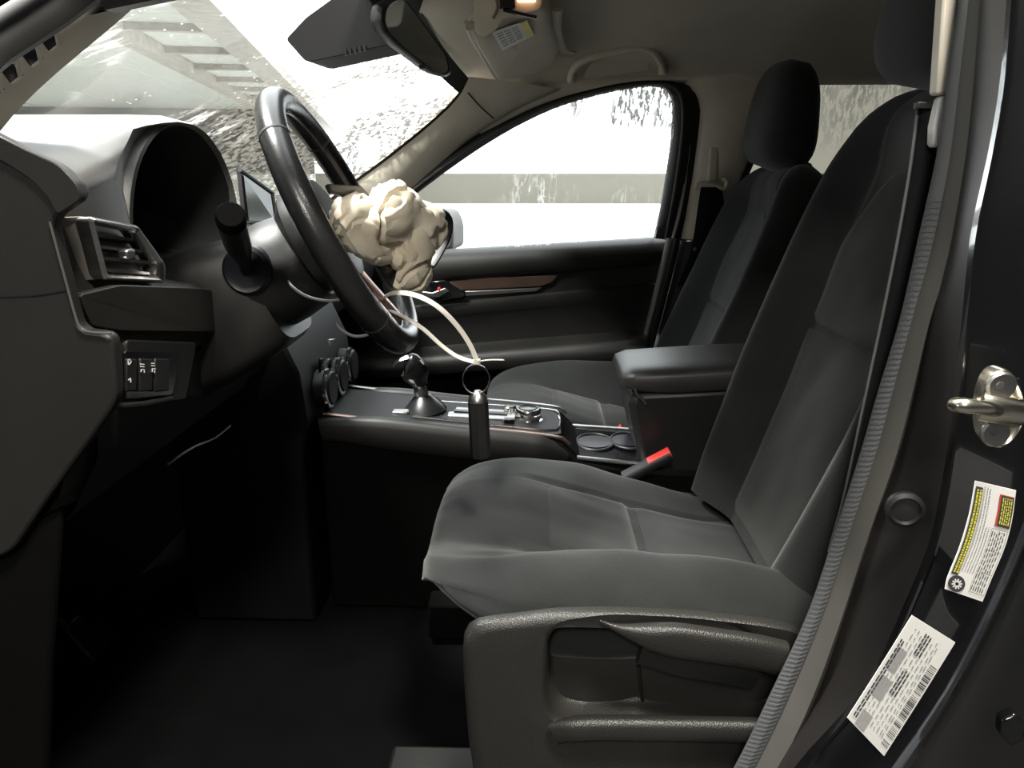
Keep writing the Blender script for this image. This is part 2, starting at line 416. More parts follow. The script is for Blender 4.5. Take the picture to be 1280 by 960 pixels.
# ---- headliner
hl = struct('ceiling', (0, 0, 1.1))
yc = [-.66, -.60, -.5, -.35, -.2, -.05, .1, .25, .38, .48, .55, .585, .60]
zc = cub([-.66, -.60, -.5, -.2, 0, .25, .45, .55, .60], [1.00, 1.05, 1.095, 1.13, 1.135, 1.125, 1.085, 1.035, .99])
xf = cub([-.66, -.5, -.2, .1, .35, .5, .60], [-.12, -.17, -.235, -.25, -.215, -.175, -.09])
rows = []
for k in range(19):
    t = k / 18
    rows.append([V((lerp(xf(y), 1.75, t), y, zc(y) - .055 * max(0, 1 - t / .16) ** 2 - .10 * max(0, t - .55) ** 2)) for y in yc])
grid('headliner', rows, M['headliner'], hl, thick=.02, off=1, sharp=80)
# shallow step in the roof lining behind the visor
pts = ats([(697, 12, .18), (696, 40, .30), (703, 62, .42), (716, 66, .47)])
sweep('lining_edge', cr(pts, 14), .004, .010, M['headliner'], hl)
# ---- outer roof skin (keeps the sky out)
grid('roof_skin', [[V((x, y, z + .03)) for y, z in ((-.64, 1.03), (-.4, 1.13), (0, 1.17), (.4, 1.13), (.66, 1.02))] for x in (-.16, .4, 1.0, 1.8)], M['paint'], hl)
grid('tailgate', [[V((x, y, z)) for y in (-.68, 0, .68)] for x, z in ((1.78, 1.16), (1.95, .75), (1.98, .0))], M['plastic'], hl)
grid('cargo_side', [[V((x, -.68, z)) for x in (.34, .7, 1.3, 1.95)] for z in (-.05, .40, .60)], M['plastic'], hl)

# ---- windshield
EDGE = cr(ats([(588, 96, .50), (574, 122, .52), (540, 155, .555), (490, 196, .59), (440, 233, .615), (400, 264, .635), (380, 280, .64)]), 15)[::-1]
def shield_pt(u, v, raw=False):                       # u across the car -1..1, v from cowl to header
    y = u * lerp(.665 if u < 0 else .645, .555 if u < 0 else .525, v)
    hx = -.225 + .11 * abs(u) ** 2.2; hz = 1.092 - .10 * abs(u) ** 2.4
    bx = -1.16 + (.36 if u < 0 else .56) * abs(u) ** 2.2
    bz = lerp(.70, .835 - .04 * u * u, 1 - sst(-.4, .05, u))
    p = V((lerp(bx, hx, v), y, lerp(bz, hz, v) + .035 * math.sin(math.pi * v)))
    if u > .2 and not raw: p += (EDGE[min(14, int(round(v * 14)))] + V((-.006, .004, 0)) - shield_pt(1, v, True)) * sst(.2, 1, u)
    return p
ws = struct('window_1', (-.7, 0, .95))
grid('windshield_glass', [[shield_pt(-1 + 2 * i / 28, j / 14) for i in range(29)] for j in range(15)], M['windshield'], ws, sharp=80)
def frit(name, f, n):
    grid(name, [[f(i / n, q) + V((.002, 0, -.003)) for q in (0, 1)] for i in range(n + 1)], M['rubber_dark'], ws)
frit('frit_band', lambda t, q: shield_pt(lerp(1, .985, q), t), 14)
frit('frit_band', lambda t, q: shield_pt(lerp(-1, -.955, q), t), 16)
frit('frit_band', lambda t, q: shield_pt(lerp(-1, 1, t), lerp(1, .94, q)), 24)
# ---- bonnet
grid('bonnet', [[V((x, y, z - .12 * (abs(y) / .85) ** 3)) for y in [-.85 + .17 * k for k in range(11)]] for x, z in ((-1.17, .70), (-1.4, .69), (-1.8, .64), (-2.1, .55), (-2.2, .40))], M['paint'], ws)

# ---- driver side windshield pillar trim with clip slots
ap = struct('trim_1', at(60, 80, -.6))
inner = cr(ats([(200, -25, -.54), (178, 0, -.55), (130, 42, -.575), (70, 92, -.605), (20, 140, -.63), (-20, 190, -.655), (-60, 240, -.68)]) + [V((-.95, -.70, .74))], 28)
outer = cr(ats([(150, -45, -.60), (112, 0, -.61), (70, 30, -.63), (20, 64, -.65), (-20, 90, -.67), (-60, 120, -.69), (-100, 150, -.71)]) + [V((-1.0, -.74, .76))], 28)
rows = []
for a, b in zip(inner, outer):
    rows.append([a + V((-.02, .03, .012)), a, a.lerp(b, .2) + V((0, -.006, 0)), a.lerp(b, .5) + V((0, -.010, 0)), a.lerp(b, .8) + V((0, -.008, 0)), b])
grid('pillar_trim', rows, M['beige'], ap, thick=.008, off=-1)
seal = cr(ats([(160, -70, -.65), (100, -22, -.655), (60, 8, -.67), (10, 40, -.69), (-40, 72, -.71), (-100, 110, -.73)]) + [V((-1.02, -.76, .76))], 28)
sweep('door_seal', [p + V((.0, 0, .0)) for p in seal], .02, .012, M['rubber_dark'], ap, n=10, up=(0, 0, 1))
sk = [p + V((-.005, -.03, .028)) for p in seal]
sweep('body_flange', sk, .022, .012, M['paint'], ap, n=8)
p0 = at(165, -50, -.60)
sweep('door_rail', cr([p0 + V((-.03, 0, -.01)), p0.lerp(V((-.12, -.66, 1.00)), .5), V((-.12, -.66, 1.00)), V((.1, -.67, 1.005)), V((.33, -.69, .99))], 24), .035, .022, M['rubber_dark'], ap, n=10)
for (sx, sy, sY) in ((64, 52, -.632), (41, 71, -.646), (16, 92, -.657), (-8, 110, -.667)):
    c = at(sx, sy, sY); d = (at(sx + 10, sy - 8, sY) - c).normalized()
    u = V((0, -1, 0)); rot = Matrix((d, u.cross(d), u)).transposed()
    box('clip_slot', c, (.013, .011, .004), M['inside'], ap, rot=rot)
    sweep('slot_rib', [c + d * .0085 + V((0, -.001, -.008)), c + d * .0085 + V((0, -.003, .008))], .0022, .0022, M['beige'], ap, n=6)

# ---- passenger side: windshield pillar trim, roof rail, B-pillar trim
apr = struct('trim_2', at(560, 180, .6))
ia = cr(ats([(588, 96, .50), (574, 122, .52), (540, 155, .555), (490, 196, .59), (440, 233, .615), (400, 264, .635)]), 18)
oa = cr(ats([(700, 112, .575), (640, 140, .585), (590, 172, .60), (550, 204, .615), (510, 240, .63), (470, 276, .645)]), 18)
rows = []
for a, b in zip(ia, oa):
    rows.append([a + V((-.03, .02, .0)), a, a.lerp(b, .25) + V((.006, -.012, 0)), a.lerp(b, .55) + V((.006, -.014, 0)), a.lerp(b, .85) + V((.004, -.006, 0)), b, b + V((0, .03, 0))])
grid('pillar_trim', rows, M['beige'], apr)
sweep('pillar_joint', cr(ats([(585, 116, .51), (600, 133, .535), (617, 148, .555)]), 8), .0016, .0016, M['plastic'], apr, n=6)
# roof rail strip between lining and door opening, running back over both doors
rr = struct('wall_right', (.4, .6, .8))
top = cr([V((x, .60 - .012, z)) for x, z in ((-.12, .975), (.0, 1.002), (.2, 1.012), (.5, 1.015), (1.0, 1.005), (1.5, .985))], 40)
open_ = [(600, 168, .605), (650, 142, .595), (700, 122, .588), (760, 107, .58), (800, 101, .58), (835, 100, .58)]
rail = ats(open_) + [at(835, 100, .58) + V((x, .0, z)) for x, z in ((.12, .003), (.3, .01), (.6, .01), (.9, 0), (1.1, -.01))]
rail = cr(rail, 40)
grid('roof_rail_trim', [[a + V((0, 0, .03)), a, a.lerp(b, .5) + V((0, -.008, 0)), b + V((0, -.003, 0)), b + V((0, .03, 0))] for a, b in zip(top, rail)], M['beige'], rr, sharp=80)
# B-pillar trim (upper beige, lower dark)
def bp(y):                                  # front and rear edge of the pillar by image height
    f = cub([95, 115, 140, 200, 250, 300, 400, 530], [842, 866, 874, 868, 862, 853, 828, 790])(y)
    r = cub([80, 95, 150, 220, 265, 300, 420, 560], [1000, 992, 962, 930, 912, 905, 880, 850])(y)
    return f, r
def pill(y0, y1, n, m, name):
    rows = []
    for k in range(n):
        y = lerp(y0, y1, k / (n - 1)); f, r = bp(y); Y = cub([95, 300, 560], [.585, .63, .66])(y)
        a, b = at(f, y, Y), at(r, y, Y + .005)
        rows.append([a + V((0, .05, 0)), a + V((0, .012, 0)), a.lerp(b, .12) + V((0, -.006, 0)), a.lerp(b, .5) + V((0, -.014, 0)), a.lerp(b, .88) + V((0, -.006, 0)), b + V((0, .012, 0)), b + V((0, .05, 0))])
    return grid(name, rows, m, rr, sharp=70)
pill(90, 299, 14, M['beige'], 'pillar_trim_upper'); pill(301, 580, 12, M['plastic'], 'pillar_trim_lower')
# lower inside wall behind the doors
grid('quarter_panel', [[V((x, .67, z)) for x in (.36, .7, 1.2, 1.95)] for z in (0, .3, .615)], M['plastic'], rr)
grid('cargo_pillar', [[V((x, lerp(.655, .60, (z - .6) / .4), z)) for x in (1.03, 1.3, 1.95)] for z in (.6, 1.0)], M['beige'], rr)

# ---- passenger front door
dr = struct('door_1', (0, .66, .3))
dz = [(.606, .061, .70), (.604, .061, .672), (.592, .062, .652), (.57, .066, .642), (.545, .08, .642), (.532, .09, .652), (.528, .09, .660), (.478, .10, .660), (.474, .10, .652),
      (.455, .10, .648), (.44, .10, .656), (.40, .095, .662), (.358, .088, .660), (.350, .086, .640), (.347, .086, .605), (.338, .086, .588), (.315, .086, .583), (.296, .086, .590), (.288, .08, .625), (.28, .08, .648), (.16, .05, .660), (.04, .0, .668), (-.03, .0, .67)]
dxr = cub([-.03, .12, .30, .45, .625], [.20, .245, .285, .315, .345])
rows = []
for z, sl, Y in dz:
    xr = dxr(z); rows.append([V((x, Y, z + sl * x + .02 * max(0, -x - .35))) for x in [lerp(-.80, xr, k / 20) for k in range(21)]] + [V((xr + .008, Y + .012, z + sl * xr)), V((xr + .008, Y + .06, z + sl * xr))])
grid('door_panel', rows, M['dash'], dr, sharp=50)
# accent trim spear, its dark underside and the pull
def on(px, py, Y): return at(px, py, Y)
prism('accent_trim', ats([(552, 350), (600, 347.5), (650, 345.5), (698, 344), (690, 353), (676, 358), (600, 362), (560, 363.5)], .652), (0, .012, 0), M['warm_reflect'], dr, .002)
prism('trim_underside', ats([(560, 365), (600, 363.5), (677, 359.5), (670, 364), (600, 369), (566, 371)], .654), (0, .010, 0), M['satin'], dr, .001)
prism('pull_bezel', ats([(536, 352), (556, 350), (582, 366), (580, 372), (552, 376), (540, 372)], .638), (0, .02, 0), M['gloss'], dr, .003)
h = prism('door_handle', ats([(515, 362), (540, 366), (556, 360), (562, 364), (548, 372), (516, 370)], .630), (0, .008, 0), M['satin'], dr, .002)
lathe('lock_knob', at(549, 361, .625), (0, -1, .1), [(.004, 0), (.005, .004), (.003, .008)], M['red'], h, n=10)
# pocket edge low on the rear of the door
prism('pocket_edge', ats([(738, 473), (742, 471), (716, 519), (711, 519)], .64), (0, .02, 0), M['satin'], dr, .001)
prism('pocket_panel', ats([(741, 474), (792, 471), (776, 545), (702, 545)], .648), (0, .02, 0), M['dash'], dr, .003)
# window frame of the front door
wf_o = [(500, 246, .632), (550, 208, .615), (600, 174, .602), (650, 147, .592), (700, 126, .585), (760, 110, .58), (815, 103, .578), (846, 108, .58), (858, 128, .585), (858, 170, .60), (852, 220, .615), (845, 262, .63), (838, 300, .645)]
wf_i = [(512, 248, .642), (556, 215, .625), (604, 182, .612), (652, 154, .602), (701, 132, .595), (760, 115, .59), (808, 107.5, .588), (832, 110, .59), (842, 126, .595), (841, 170, .612), (834, 220, .628), (827, 262, .642), (819, 298, .655)]
N = 60
po, pi_ = cr(ats(wf_o), N), cr(ats(wf_i), N)
grid('window_frame', [[a + (a - b) * 1.7 + V((0, .045, 0)), a + (a - b) * .3 + V((0, .004, 0)), a, a.lerp(b, .45) + V((0, -.006, 0)), b, b + V((0, .03, 0))] for a, b in zip(po, pi_)], M['rubber_dark'], dr, sharp=60)
sweep('frame_seal', [a.lerp(b, .35) + V((0, -.007, 0)) for a, b in zip(po, pi_)], .004, .004, M['rubber'], dr, n=8)
# door edge below the glass, its highlight put into the silver colour
ed = cr(ats([(838, 298, .635), (826, 350, .640), (808, 420, .645), (790, 490, .65), (778, 535, .655)]), 16)
sweep('door_edge_glint', ed, .011, .007, M['satin'], dr, n=10, up=(1, 0, 0), label='door edge with its highlight coloured silver')
sweep('edge_seal', [p + V((.016, -.004, 0)) for p in ed], .010, .009, M['rubber_dark'], dr, n=8, up=(1, 0, 0))
sweep('frame_highlight', cr(ats([(861, 140, .60), (862, 175, .607), (857, 220, .62), (850, 262, .63), (841, 298, .638)]), 16), .0045, .0045, M['satin'], dr, n=8, label='silver strip for the highlight on the door frame edge')  # silver strip added as the painted highlight along the frame edge
# front door glass
w2 = struct('window_2', (0, .65, .8))
def wcut(z):                                # glass outline: front and rear limit by height
    return None
gl = [p + V((0, .012, 0)) for p in pi_]
bm = bmesh.new()
loop = [V((p.x, .655 - (p.z - .6) * .17, p.z)) for p in gl]
loop += [V((-.30, .655, .586)), V((-.62, .66, .575)), V((-.62, .655, .60)), V((-.40, .63, .72))]
vs = [bm.verts.new(p) for p in loop]; bm.faces.new(vs); bmesh.ops.triangulate(bm, faces=bm.faces)
add('door_glass', bm, M['side_glass'], w2, smooth=False)
sweep('glass_divider', cr(ats([(551, 212, .64), (551, 260, .655), (551, 312, .668)]), 6), .0035, .0035, M['rubber_dark'], w2, n=6) if False else None
# rear door glass
w3 = struct('window_3', (.9, .63, .8))
q = ats([(992, 94, .60), (1145, 98, .60), (1200, 110, .60), (1190, 300, .64), (905, 300, .65), (915, 262, .64), (952, 175, .62)])
bm = bmesh.new(); bm.faces.new([bm.verts.new(p) for p in q]); add('rear_door_glass', bm, M['rear_glass'], w3, smooth=False)
fr = cr(ats([(905, 300, .648), (914, 262, .64), (951, 175, .618), (986, 97, .597)]), 12) + cr(ats([(990, 93, .597), (1060, 94, .597), (1142, 98, .597), (1210, 104, .60)]), 10)
sweep('rear_window_frame', fr, .008, .008, M['rubber_dark'], w3, n=8)

# ---- driver side B-pillar (door opening)
wl = struct('wall_left', (.3, -.75, .5))
hs = [-60, 0, 100, 185, 300, 400, 500, 560, 660, 760, 860, 960, 1040]
def curve(xs, Y0, Y1, n=44, yy=hs):
    f = cub(yy, xs)
    return [at(f(y), y, lerp(Y0, Y1, k / (n - 1))) for k, y in enumerate([lerp(yy[0], yy[-1], k / (n - 1)) for k in range(n)])]
A = curve([1206, 1198, 1184, 1172, 1147, 1124, 1094, 1077, 1045, 1012, 966, 917, 868], -.685, -.725)
B = curve([1232, 1227, 1219, 1212, 1194, 1161, 1139, 1124, 1089, 1057, 1024, 978, 938], -.705, -.745)
Cc = curve([1262, 1258, 1250, 1236, 1212, 1202, 1191, 1184, 1166, 1128, 1078, 992, 940], -.765, -.795)
D = curve([1268, 1264, 1256, 1242, 1219, 1209, 1199, 1192, 1174, 1137, 1088, 1004, 952], -.785, -.810)
Ef = curve([1420, 1415, 1400, 1380, 1350, 1335, 1320, 1310, 1276, 1232, 1180, 1114, 1060], -.815, -.835)
Ff = curve([1428, 1423, 1408, 1388, 1358, 1343, 1328, 1318, 1286, 1244, 1192, 1128, 1074], -.842, -.858)
Gg = curve([1650, 1640, 1600, 1580, 1560, 1550, 1540, 1530, 1500, 1470, 1440, 1400, 1360], -.85, -.865)
# rubber weatherstrip: half-round profile with a ribbed inner flank
mid = [a.lerp(b, .42) for a, b in zip(A, B)]
grid('weatherstrip', [[m_ + V((0, .012, 0)), m_, m_.lerp(b, .25) + V((0, -.010, 0)), m_.lerp(b, .6) + V((0, -.013, 0)), m_.lerp(b, .9) + V((0, -.006, 0)), b + V((0, .006, 0)), b + V((0, .02, 0))] for m_, b in zip(mid, B)], M['rubber'], wl, sharp=70)
strip = grid('ribbed_strip', [[a + V((.026, .03, 0)), a, a.lerp(m_, .5) + V((0, -.004, 0)), m_ + V((0, -.001, 0)), m_ + V((0, .012, 0))] for a, m_ in zip(A, mid)], M['ribbed'], wl, sharp=70)
bm = bmesh.new()
ca, cm = cr(A, 170), cr(mid, 170)
for i in range(38, 168):
    a, m_ = ca[i], cm[i]; d = (m_ - a); t = (ca[min(i + 1, 169)] - ca[i - 1]).normalized()
    q = [a + d * .06 + V((0, -.0012, 0)), a + d * .5 + V((0, -.0047, 0)), a + d * .95 + V((0, -.0020, 0))]
    for q0, q1 in zip(q, q[1:]): bprism(bm, [q0 - t * .0010, q0 + t * .0010, q1 + t * .0010, q1 - t * .0010], V((0, .0022, 0)))
rb = add('ribs', bm, M['ribbed'], strip); rb['kind'] = 'stuff'
grid('pillar_flange', [[b + V((0, .02, 0)), b + V((0, .002, 0)), b.lerp(c, .3) + V((0, .012, 0)), b.lerp(c, .8) + V((0, .006, 0)), c] for b, c in zip(B, Cc)], M['flange'], wl, sharp=50)
grid('pillar_seam', [[c, c.lerp(d, .3) + V((0, -.006, 0)), c.lerp(d, .7) + V((0, -.006, 0)), d] for c, d in zip(Cc, D)], M['paint'], wl, sharp=60)
grid('pillar_face', [[d, d.lerp(e_, .1) + V((0, .003, 0)), d.lerp(e_, .5) + V((0, -.004, 0)), d.lerp(e_, .9) + V((0, .001, 0)), e_] for d, e_ in zip(D, Ef)], M['paint'], wl, sharp=50)
grid('pillar_step', [[e_, e_.lerp(f_, .4) + V((0, -.012, 0)), f_] for e_, f_ in zip(Ef, Ff)], M['paint'], wl, sharp=60)
grid('door_jamb', [[f_, f_.lerp(g, .15) + V((0, .03, 0)), f_.lerp(g, .5) + V((0, .04, 0)), g] for f_, g in zip(Ff, Gg)], M['paint'], wl, sharp=50)
# inner trim of that pillar, pale plastic, upper part only
prism('inner_trim', ats([(1182, -40), (1202, -40), (1190, 112), (1185, 118), (1171, 118)], -.672), (0, .015, 0), M['beige'], wl, .003)
prism('belt_guide', ats([(1176, 122), (1184, 118), (1182, 145), (1177, 180), (1171, 186), (1167, 180), (1168, 158)], -.668), (0, .014, 0), M['white'], wl, .003)
grid('inner_lining', [[a + V((.02, .02, 0)), a + V((.10, .05, 0)), a + V((.2, .06, 0))] for a in A], M['plastic'], wl)
# plug in the flange
lathe('hole_plug', at(1131, 637, -.775), (-.2, -1, 0), [(.015, -.004), (.0155, .002), (.012, .004), (.0105, .001), (0, .002)], M['rubber_dark'], wl, n=20)
#@@OBJ
# ================================================================== SEATS
def make_seat(label, dx, yc, dz, lean, bx, bz, near_side):
    """dx, dz move the cushion; lean, bx, bz set the backrest line (front of its bolsters)"""
    t_ = thing('car_seat', (.12 + dx, yc, 0), label, 'seat', 'front seats')
    zc = cub([-.145, -.135, -.10, -.04, .05, .15, .28, .40], [.318, .330, .341, .339, .316, .288, .262, .25])
    zb = cub([-.145, -.135, -.10, -.04, .05, .15, .28, .40], [.322, .340, .356, .368, .378, .377, .356, .33])
    zf = cub([-.145, -.135, -.10, -.04, .05, .15, .28, .40], [.312, .321, .330, .335, .327, .300, .266, .25])
    hw = cub([-.145, -.13, -.09, -.02, .1, .40], [.150, .185, .226, .247, .251, .245])
    def S(x, t, lift=0):                    # cushion surface, t across -1 (door side) .. 1
        a = abs(t); c, b = zc(x), (zb(x) if (t < 0) == near_side else zf(x))
        z = c + .006 * (1 - (a / .5) ** 2) * (a < .5)
        if a > .46: z = lerp(c, b, sst(.46, .80, a))
        if a > .82: z -= lerp(.012, .035, sst(-.12, .04, x)) * ((a - .82) / .18) ** 2
        z -= .0045 * 1.5 * math.exp(-((a - .495) / .016) ** 2) * (1 if x > .0 else max(0, 1 + x / .03))
        z -= .004 * math.exp(-((x - .142) / .006) ** 2) * (a < .5)
        z += .0025 * noise.noise(V((x * 11, t * 5, dx))) 
        if t < -.7: z += .005 * noise.noise(V((x * 14 - z * 10, t * 9, 3)))
        return V((x + dx + .008, yc + t * hw(x), z + dz + lift))
    xs = [-.145, -.142, -.137, -.130, -.12, -.11, -.10, -.09, -.075] + [-.06 + .0135 * k for k in range(34)]
    ts = [-1 + 2 * k / 60 for k in range(61)]
    rows = []
    for x in xs:
        top = [S(x, t) for t in ts]; wd = hw(x); bulge = .012 * sst(-.14, -.05, x)
        def side(sg):
            e = top[0] if sg < 0 else top[-1]; o = []
            bot = .262 + .048 * (1 - sst(-.10, .02, x)) + dz + .012 * noise.noise(V((x * 9, sg, 1))) 
            for q in (.06, .12, .2, .28, .36, .44, .52, .6, .68, .76, .84, .92, 1):
                zz = lerp(e.z, bot, q); yy = e.y + sg * (bulge * math.sin(math.pi * min(1, q * 1.05)) - .02 * max(0, q - .8) / .2)
                if x > .02 and sg < 0: yy -= .010 * max(0, 1 - abs(q - lerp(.72, .34, (x - .02) / .32)) / .2) * sst(.02, .12, x)
                yy += sg * .004 * noise.noise(V((x * 16 + zz * 40, zz * 30, 5)))
                o.append(V((x + dx + .008 + .02 * q * (1 - sst(-.145, -.05, x)), yy, zz)))
            return o
        rows.append(side(-1)[::-1] + top + side(1))
    grid('cushion', rows, M['fabric'], t_, closed=True, cap=True, sharp=70)
    # centre panel of the cushion, two cloth pieces with a seam between
    def ins(x0, x1, rnd):
        rr_ = []
        for k in range(15):
            q = k / 14; x = lerp(x0, x1, q); m_ = .475
            if rnd and q < .35: m_ *= .80 + .20 * math.sqrt(max(0, 1 - ((.35 - q) / .35) ** 2))
            row = []
            for i in range(23):
                u = -1 + 2 * i / 22; p = S(x, u * m_)
                ed = min(1, (1 - abs(u)) / .10, q / .10 + .0, (1 - q) / .10)
                row.append(p + V((0, 0, .0045 * math.sqrt(max(0, ed * (2 - ed))) - .001)))
            rr_.append(row)
        return rr_
    grid('cushion_insert', ins(.012, .139, True), M['insert'], t_, sharp=80)
    grid('cushion_insert', ins(.145, .37, False), M['insert'], t_, sharp=80)
    # ---- backrest
    up = V((math.sin(R(lean)), 0, math.cos(R(lean)))); fw_ = V((-up.z, 0, up.x)); L = .66
    o = V((bx, yc, bz))
    wv = cub([0, .12, .35, .6, .78, .88, .94, .98, 1], [.215, .24, .262, .256, .238, .205, .17, .13, .09])
    top_r = cub([0, .80, .90, .96, .985, 1], [1, 1, .92, .68, .42, .12])
    def B(h, t, lift=0):
        a = abs(t)
        d = -.048 * (1 - sst(.42, .82, a)) * lerp(1, .35, sst(.80, .95, h))
        d -= .008 * math.cos((h - .25) * 5)* (a < .5)
        if a > .80: d -= .055 * ((a - .80) / .20) ** 2
        d -= .005 * math.exp(-((a - .52) / .016) ** 2) * (h < .85)
        d += .002 * noise.noise(V((h * 7, t * 4, yc)))
        d = lerp(-.065, d, top_r(h))
        return o + up * (L * h) + V((0, t * wv(h), 0)) + fw_ * (d + lift)
    hsq = [k / 46 * .92 for k in range(46)] + [.925, .94, .955, .967, .977, .985, .992, .997, 1]
    tq = [-1 + 2 * k / 52 for k in range(53)]
    rows = []
    for h in hsq:
        fr_ = [B(h, t) for t in tq]; k_ = top_r(h)
        back = []
        for t in [1 - 2 * k / 12 for k in range(13)]:
            a = abs(t); d = lerp(-.065, -.135 + .035 * max(0, (a - .6) / .4) ** 2, k_)
            back.append(o + up * (L * h) + V((0, t * wv(h) * 1.0, 0)) + fw_ * d)
        rows.append(fr_ + back)
    grid('backrest', rows, M['fabric'], t_, closed=True, cap=True, sharp=75)
    def bins(h0, h1, arch):
        rr_ = []
        for k in range(21):
            q = k / 20; h = lerp(h0, h1, q); m_ = .49
            if arch and q > .45: m_ *= math.sqrt(max(.0004, 1 - ((q - .45) / .55) ** 2)) * .93 + .07
            row = []
            for i in range(23):
                u = -1 + 2 * i / 22; ed = min(1, (1 - abs(u)) / .10, q / .07, (1 - q) / .07)
                row.append(B(h, u * m_, .005 * math.sqrt(max(0, ed * (2 - ed))) - .001))
            rr_.append(row)
        return rr_
    grid('backrest_insert', bins(.02, .478, False), M['insert'], t_, sharp=80)
    grid('backrest_insert', bins(.487, .83, True), M['insert'], t_, sharp=80)
    # ---- headrest
    tm = o + up * L + fw_ * -.065
    ho = tm + V((-.040, 0, .100)); hup = V((.16, 0, .987)); hfw = V((-.987, 0, .16))
    hr = []
    nH = 17
    for k in range(nH + 1):
        v = -1 + 2 * k / nH; c = (max(0, 1 - abs(v) ** 3.2)) ** (1 / 2.6)
        c = max(c, .05)
        ring = []
        for i in range(30):
            an = 2 * math.pi * i / 30; ca, sa = math.cos(an), math.sin(an)
            yy = .132 * lerp(1.0, .86, (v + 1) / 2) * math.copysign(abs(ca) ** .62, ca) * c
            dd = (.058 + .012 * (-v)) * math.copysign(abs(sa) ** .72, sa) * c + .010 * v + .012 * (1 - abs(ca)) * (sa > 0) * 0
            ring.append(ho + hup * (v * .112) + V((0, yy, 0)) + hfw * dd)
        hr.append(ring)
    hd = grid('headrest', hr, M['fabric'], t_, closed=True, cap=True, sharp=80)
    seam = []
    for k in range(3, nH - 1):
        v = -1 + 2 * k / nH; c = (max(0, 1 - abs(v) ** 3.2)) ** (1 / 2.6)
    for sy in (-.06, .06):
        tube('headrest_post', [tm + up * -.06 + V((0, sy, 0)), tm + V((0, sy, 0)), tm + V((-.012, sy, .05))], .006, M['chrome'], t_, n=10)
        lathe('post_guide', tm + up * -.004 + V((0, sy, 0)), up, [(.014, -.02), (.014, .006), (.011, .010)], M['plastic'], t_, n=14)
    # frame under the cushion and slide rails
    box('seat_base', (.15 + dx, yc, .155 + dz), (.40, .38, .15), M['lower'], t_, bv=.02)
    for sy in (-.19, .19):
        box('slide_rail', (.10 + dx, yc + sy, .045), (.56, .05, .07), M['dash'] if sy < 0 else M['lower'], t_, bv=.006)  # near rail paler, far rail darker: light and shade put into the colours
    return t_
seat = make_seat('charcoal cloth car seat in front with the recline lever, nearest the open door', 0, -.376, 0, 18.5, .257, .295, True)
seat2 = make_seat('charcoal cloth car seat on the far side beside the bright side window',   .02, .368, -.06, 21.5, .258, .215, False)

# ---- side shield with lever on the near seat
Yf = -.665
outer = cr(ats([(576, 812), (582, 790), (598, 781), (650, 774), (700, 768), (770, 767), (860, 771), (950, 780), (992, 788), (1010, 800), (1012, 870), (1000, 1010), (900, 1030), (740, 1030), (610, 1020), (588, 960), (579, 880)], Yf), 96, True)
cen = at(800, 890, Yf)
innr = fillet(ats([(684, 800), (700, 780), (760, 771.5), (860, 776), (950, 785), (1000, 794), (1000, 860), (985, 905), (900, 908), (720, 906), (690, 898), (681, 870)], Yf), .02, 6)
innr = cr(innr, 96, True)
def align(a, b, c):                         # start both loops at the same bearing
    def ang(p): return math.atan2(p.z - c.z, p.x - c.x)
    def srt(l):
        i = min(range(len(l)), key=lambda k: abs(ang(l[k]) - 2.6)); l = l[i:] + l[:i]
        if (l[6].x - l[0].x) * (c.z - l[0].z) - (l[6].z - l[0].z) * (c.x - l[0].x) < 0: l = [l[0]] + l[1:][::-1]
        return l
    return srt(a), srt(b)
outer, innr = align(outer, innr, cen)
def inset(l, c, d, dy):
    o = []
    for p in l:
        v = V((c.x - p.x, 0, c.z - p.z)); o.append(p + v.normalized() * d + V((0, dy, 0)))
    return o
rows = [inset(outer, cen, .002, .016), inset(outer, cen, .002, .007), inset(outer, cen, .007, .001), inset(outer, cen, .018, -.001)]
mid_ = [a.lerp(b, .6) + V((0, .0, 0)) for a, b in zip(inset(outer, cen, .018, -.001), innr)]
rows += [mid_, inset(innr, cen, -.006, -.003), inset(innr, cen, -.002, -.001), inset(innr, cen, .001, .006), inset(innr, cen, .004, .030), inset(innr, cen, .010, .034)]
sh = grid('side_shield', rows, M['shield'], seat, closed=True, cap=False, sharp=60)
bm = bmesh.new(); bm.faces.new([bm.verts.new(p) for p in inset(innr, cen, .0098, .034)]); add('shield_recess', bm, M['shield'], sh, smooth=False)
# lower ledge inside the recess
led = cr(ats([(692, 918), (712, 912), (760, 910), (900, 912), (960, 914)], -.672), 20)
sweep('shield_ledge', led, lambda t: .014, lambda t: .010 * min(1, t * 8 + .3), M['shield'], sh, n=14, up=(0, 0, 1), power=2.6)
# recline lever
lv = ats([(750, 776, -.665), (775, 786, -.672), (820, 796, -.678), (880, 805, -.680), (940, 814, -.680), (976, 822, -.678)])
sweep('recline_lever', cr(lv, 26), lambda t: lerp(.002, .019, sst(0, .45, t)), lambda t: lerp(.002, .010, sst(0, .3, t)), M['shield'], seat, n=18, up=(0, 0, 1), power=3)
lw_ = ats([(800, 812, -.655), (850, 825, -.658), (900, 832, -.66), (945, 838, -.66)])
sweep('lever_hub', cr(lw_, 14), lambda t: .016 + .006 * t, .010, M['plastic'], seat, n=12, power=2.6)
sweep('recess_groove', cr(ats([(798, 832), (800, 850), (803, 876)], -.632), 8), .0022, .0022, M['plastic'], sh, n=8)

# ================================================================== STEERING WHEEL WITH AIRBAG
c = V((-.246, -.37, .731)); u = V((-.446, 0, .895)).normalized(); s_ = V((-.08, .997, .02)).normalized()
n_ = s_.cross(u).normalized()
if n_.x < 0: n_ = -n_
RW = .166
wh = thing('steering_wheel', c, 'black leather steering wheel with a burst cream airbag hanging out of its hub', 'steering wheel')
def wp(deg, r=RW, d=0): return c + (u * math.cos(R(deg)) + s_ * math.sin(R(deg))) * r + n_ * d
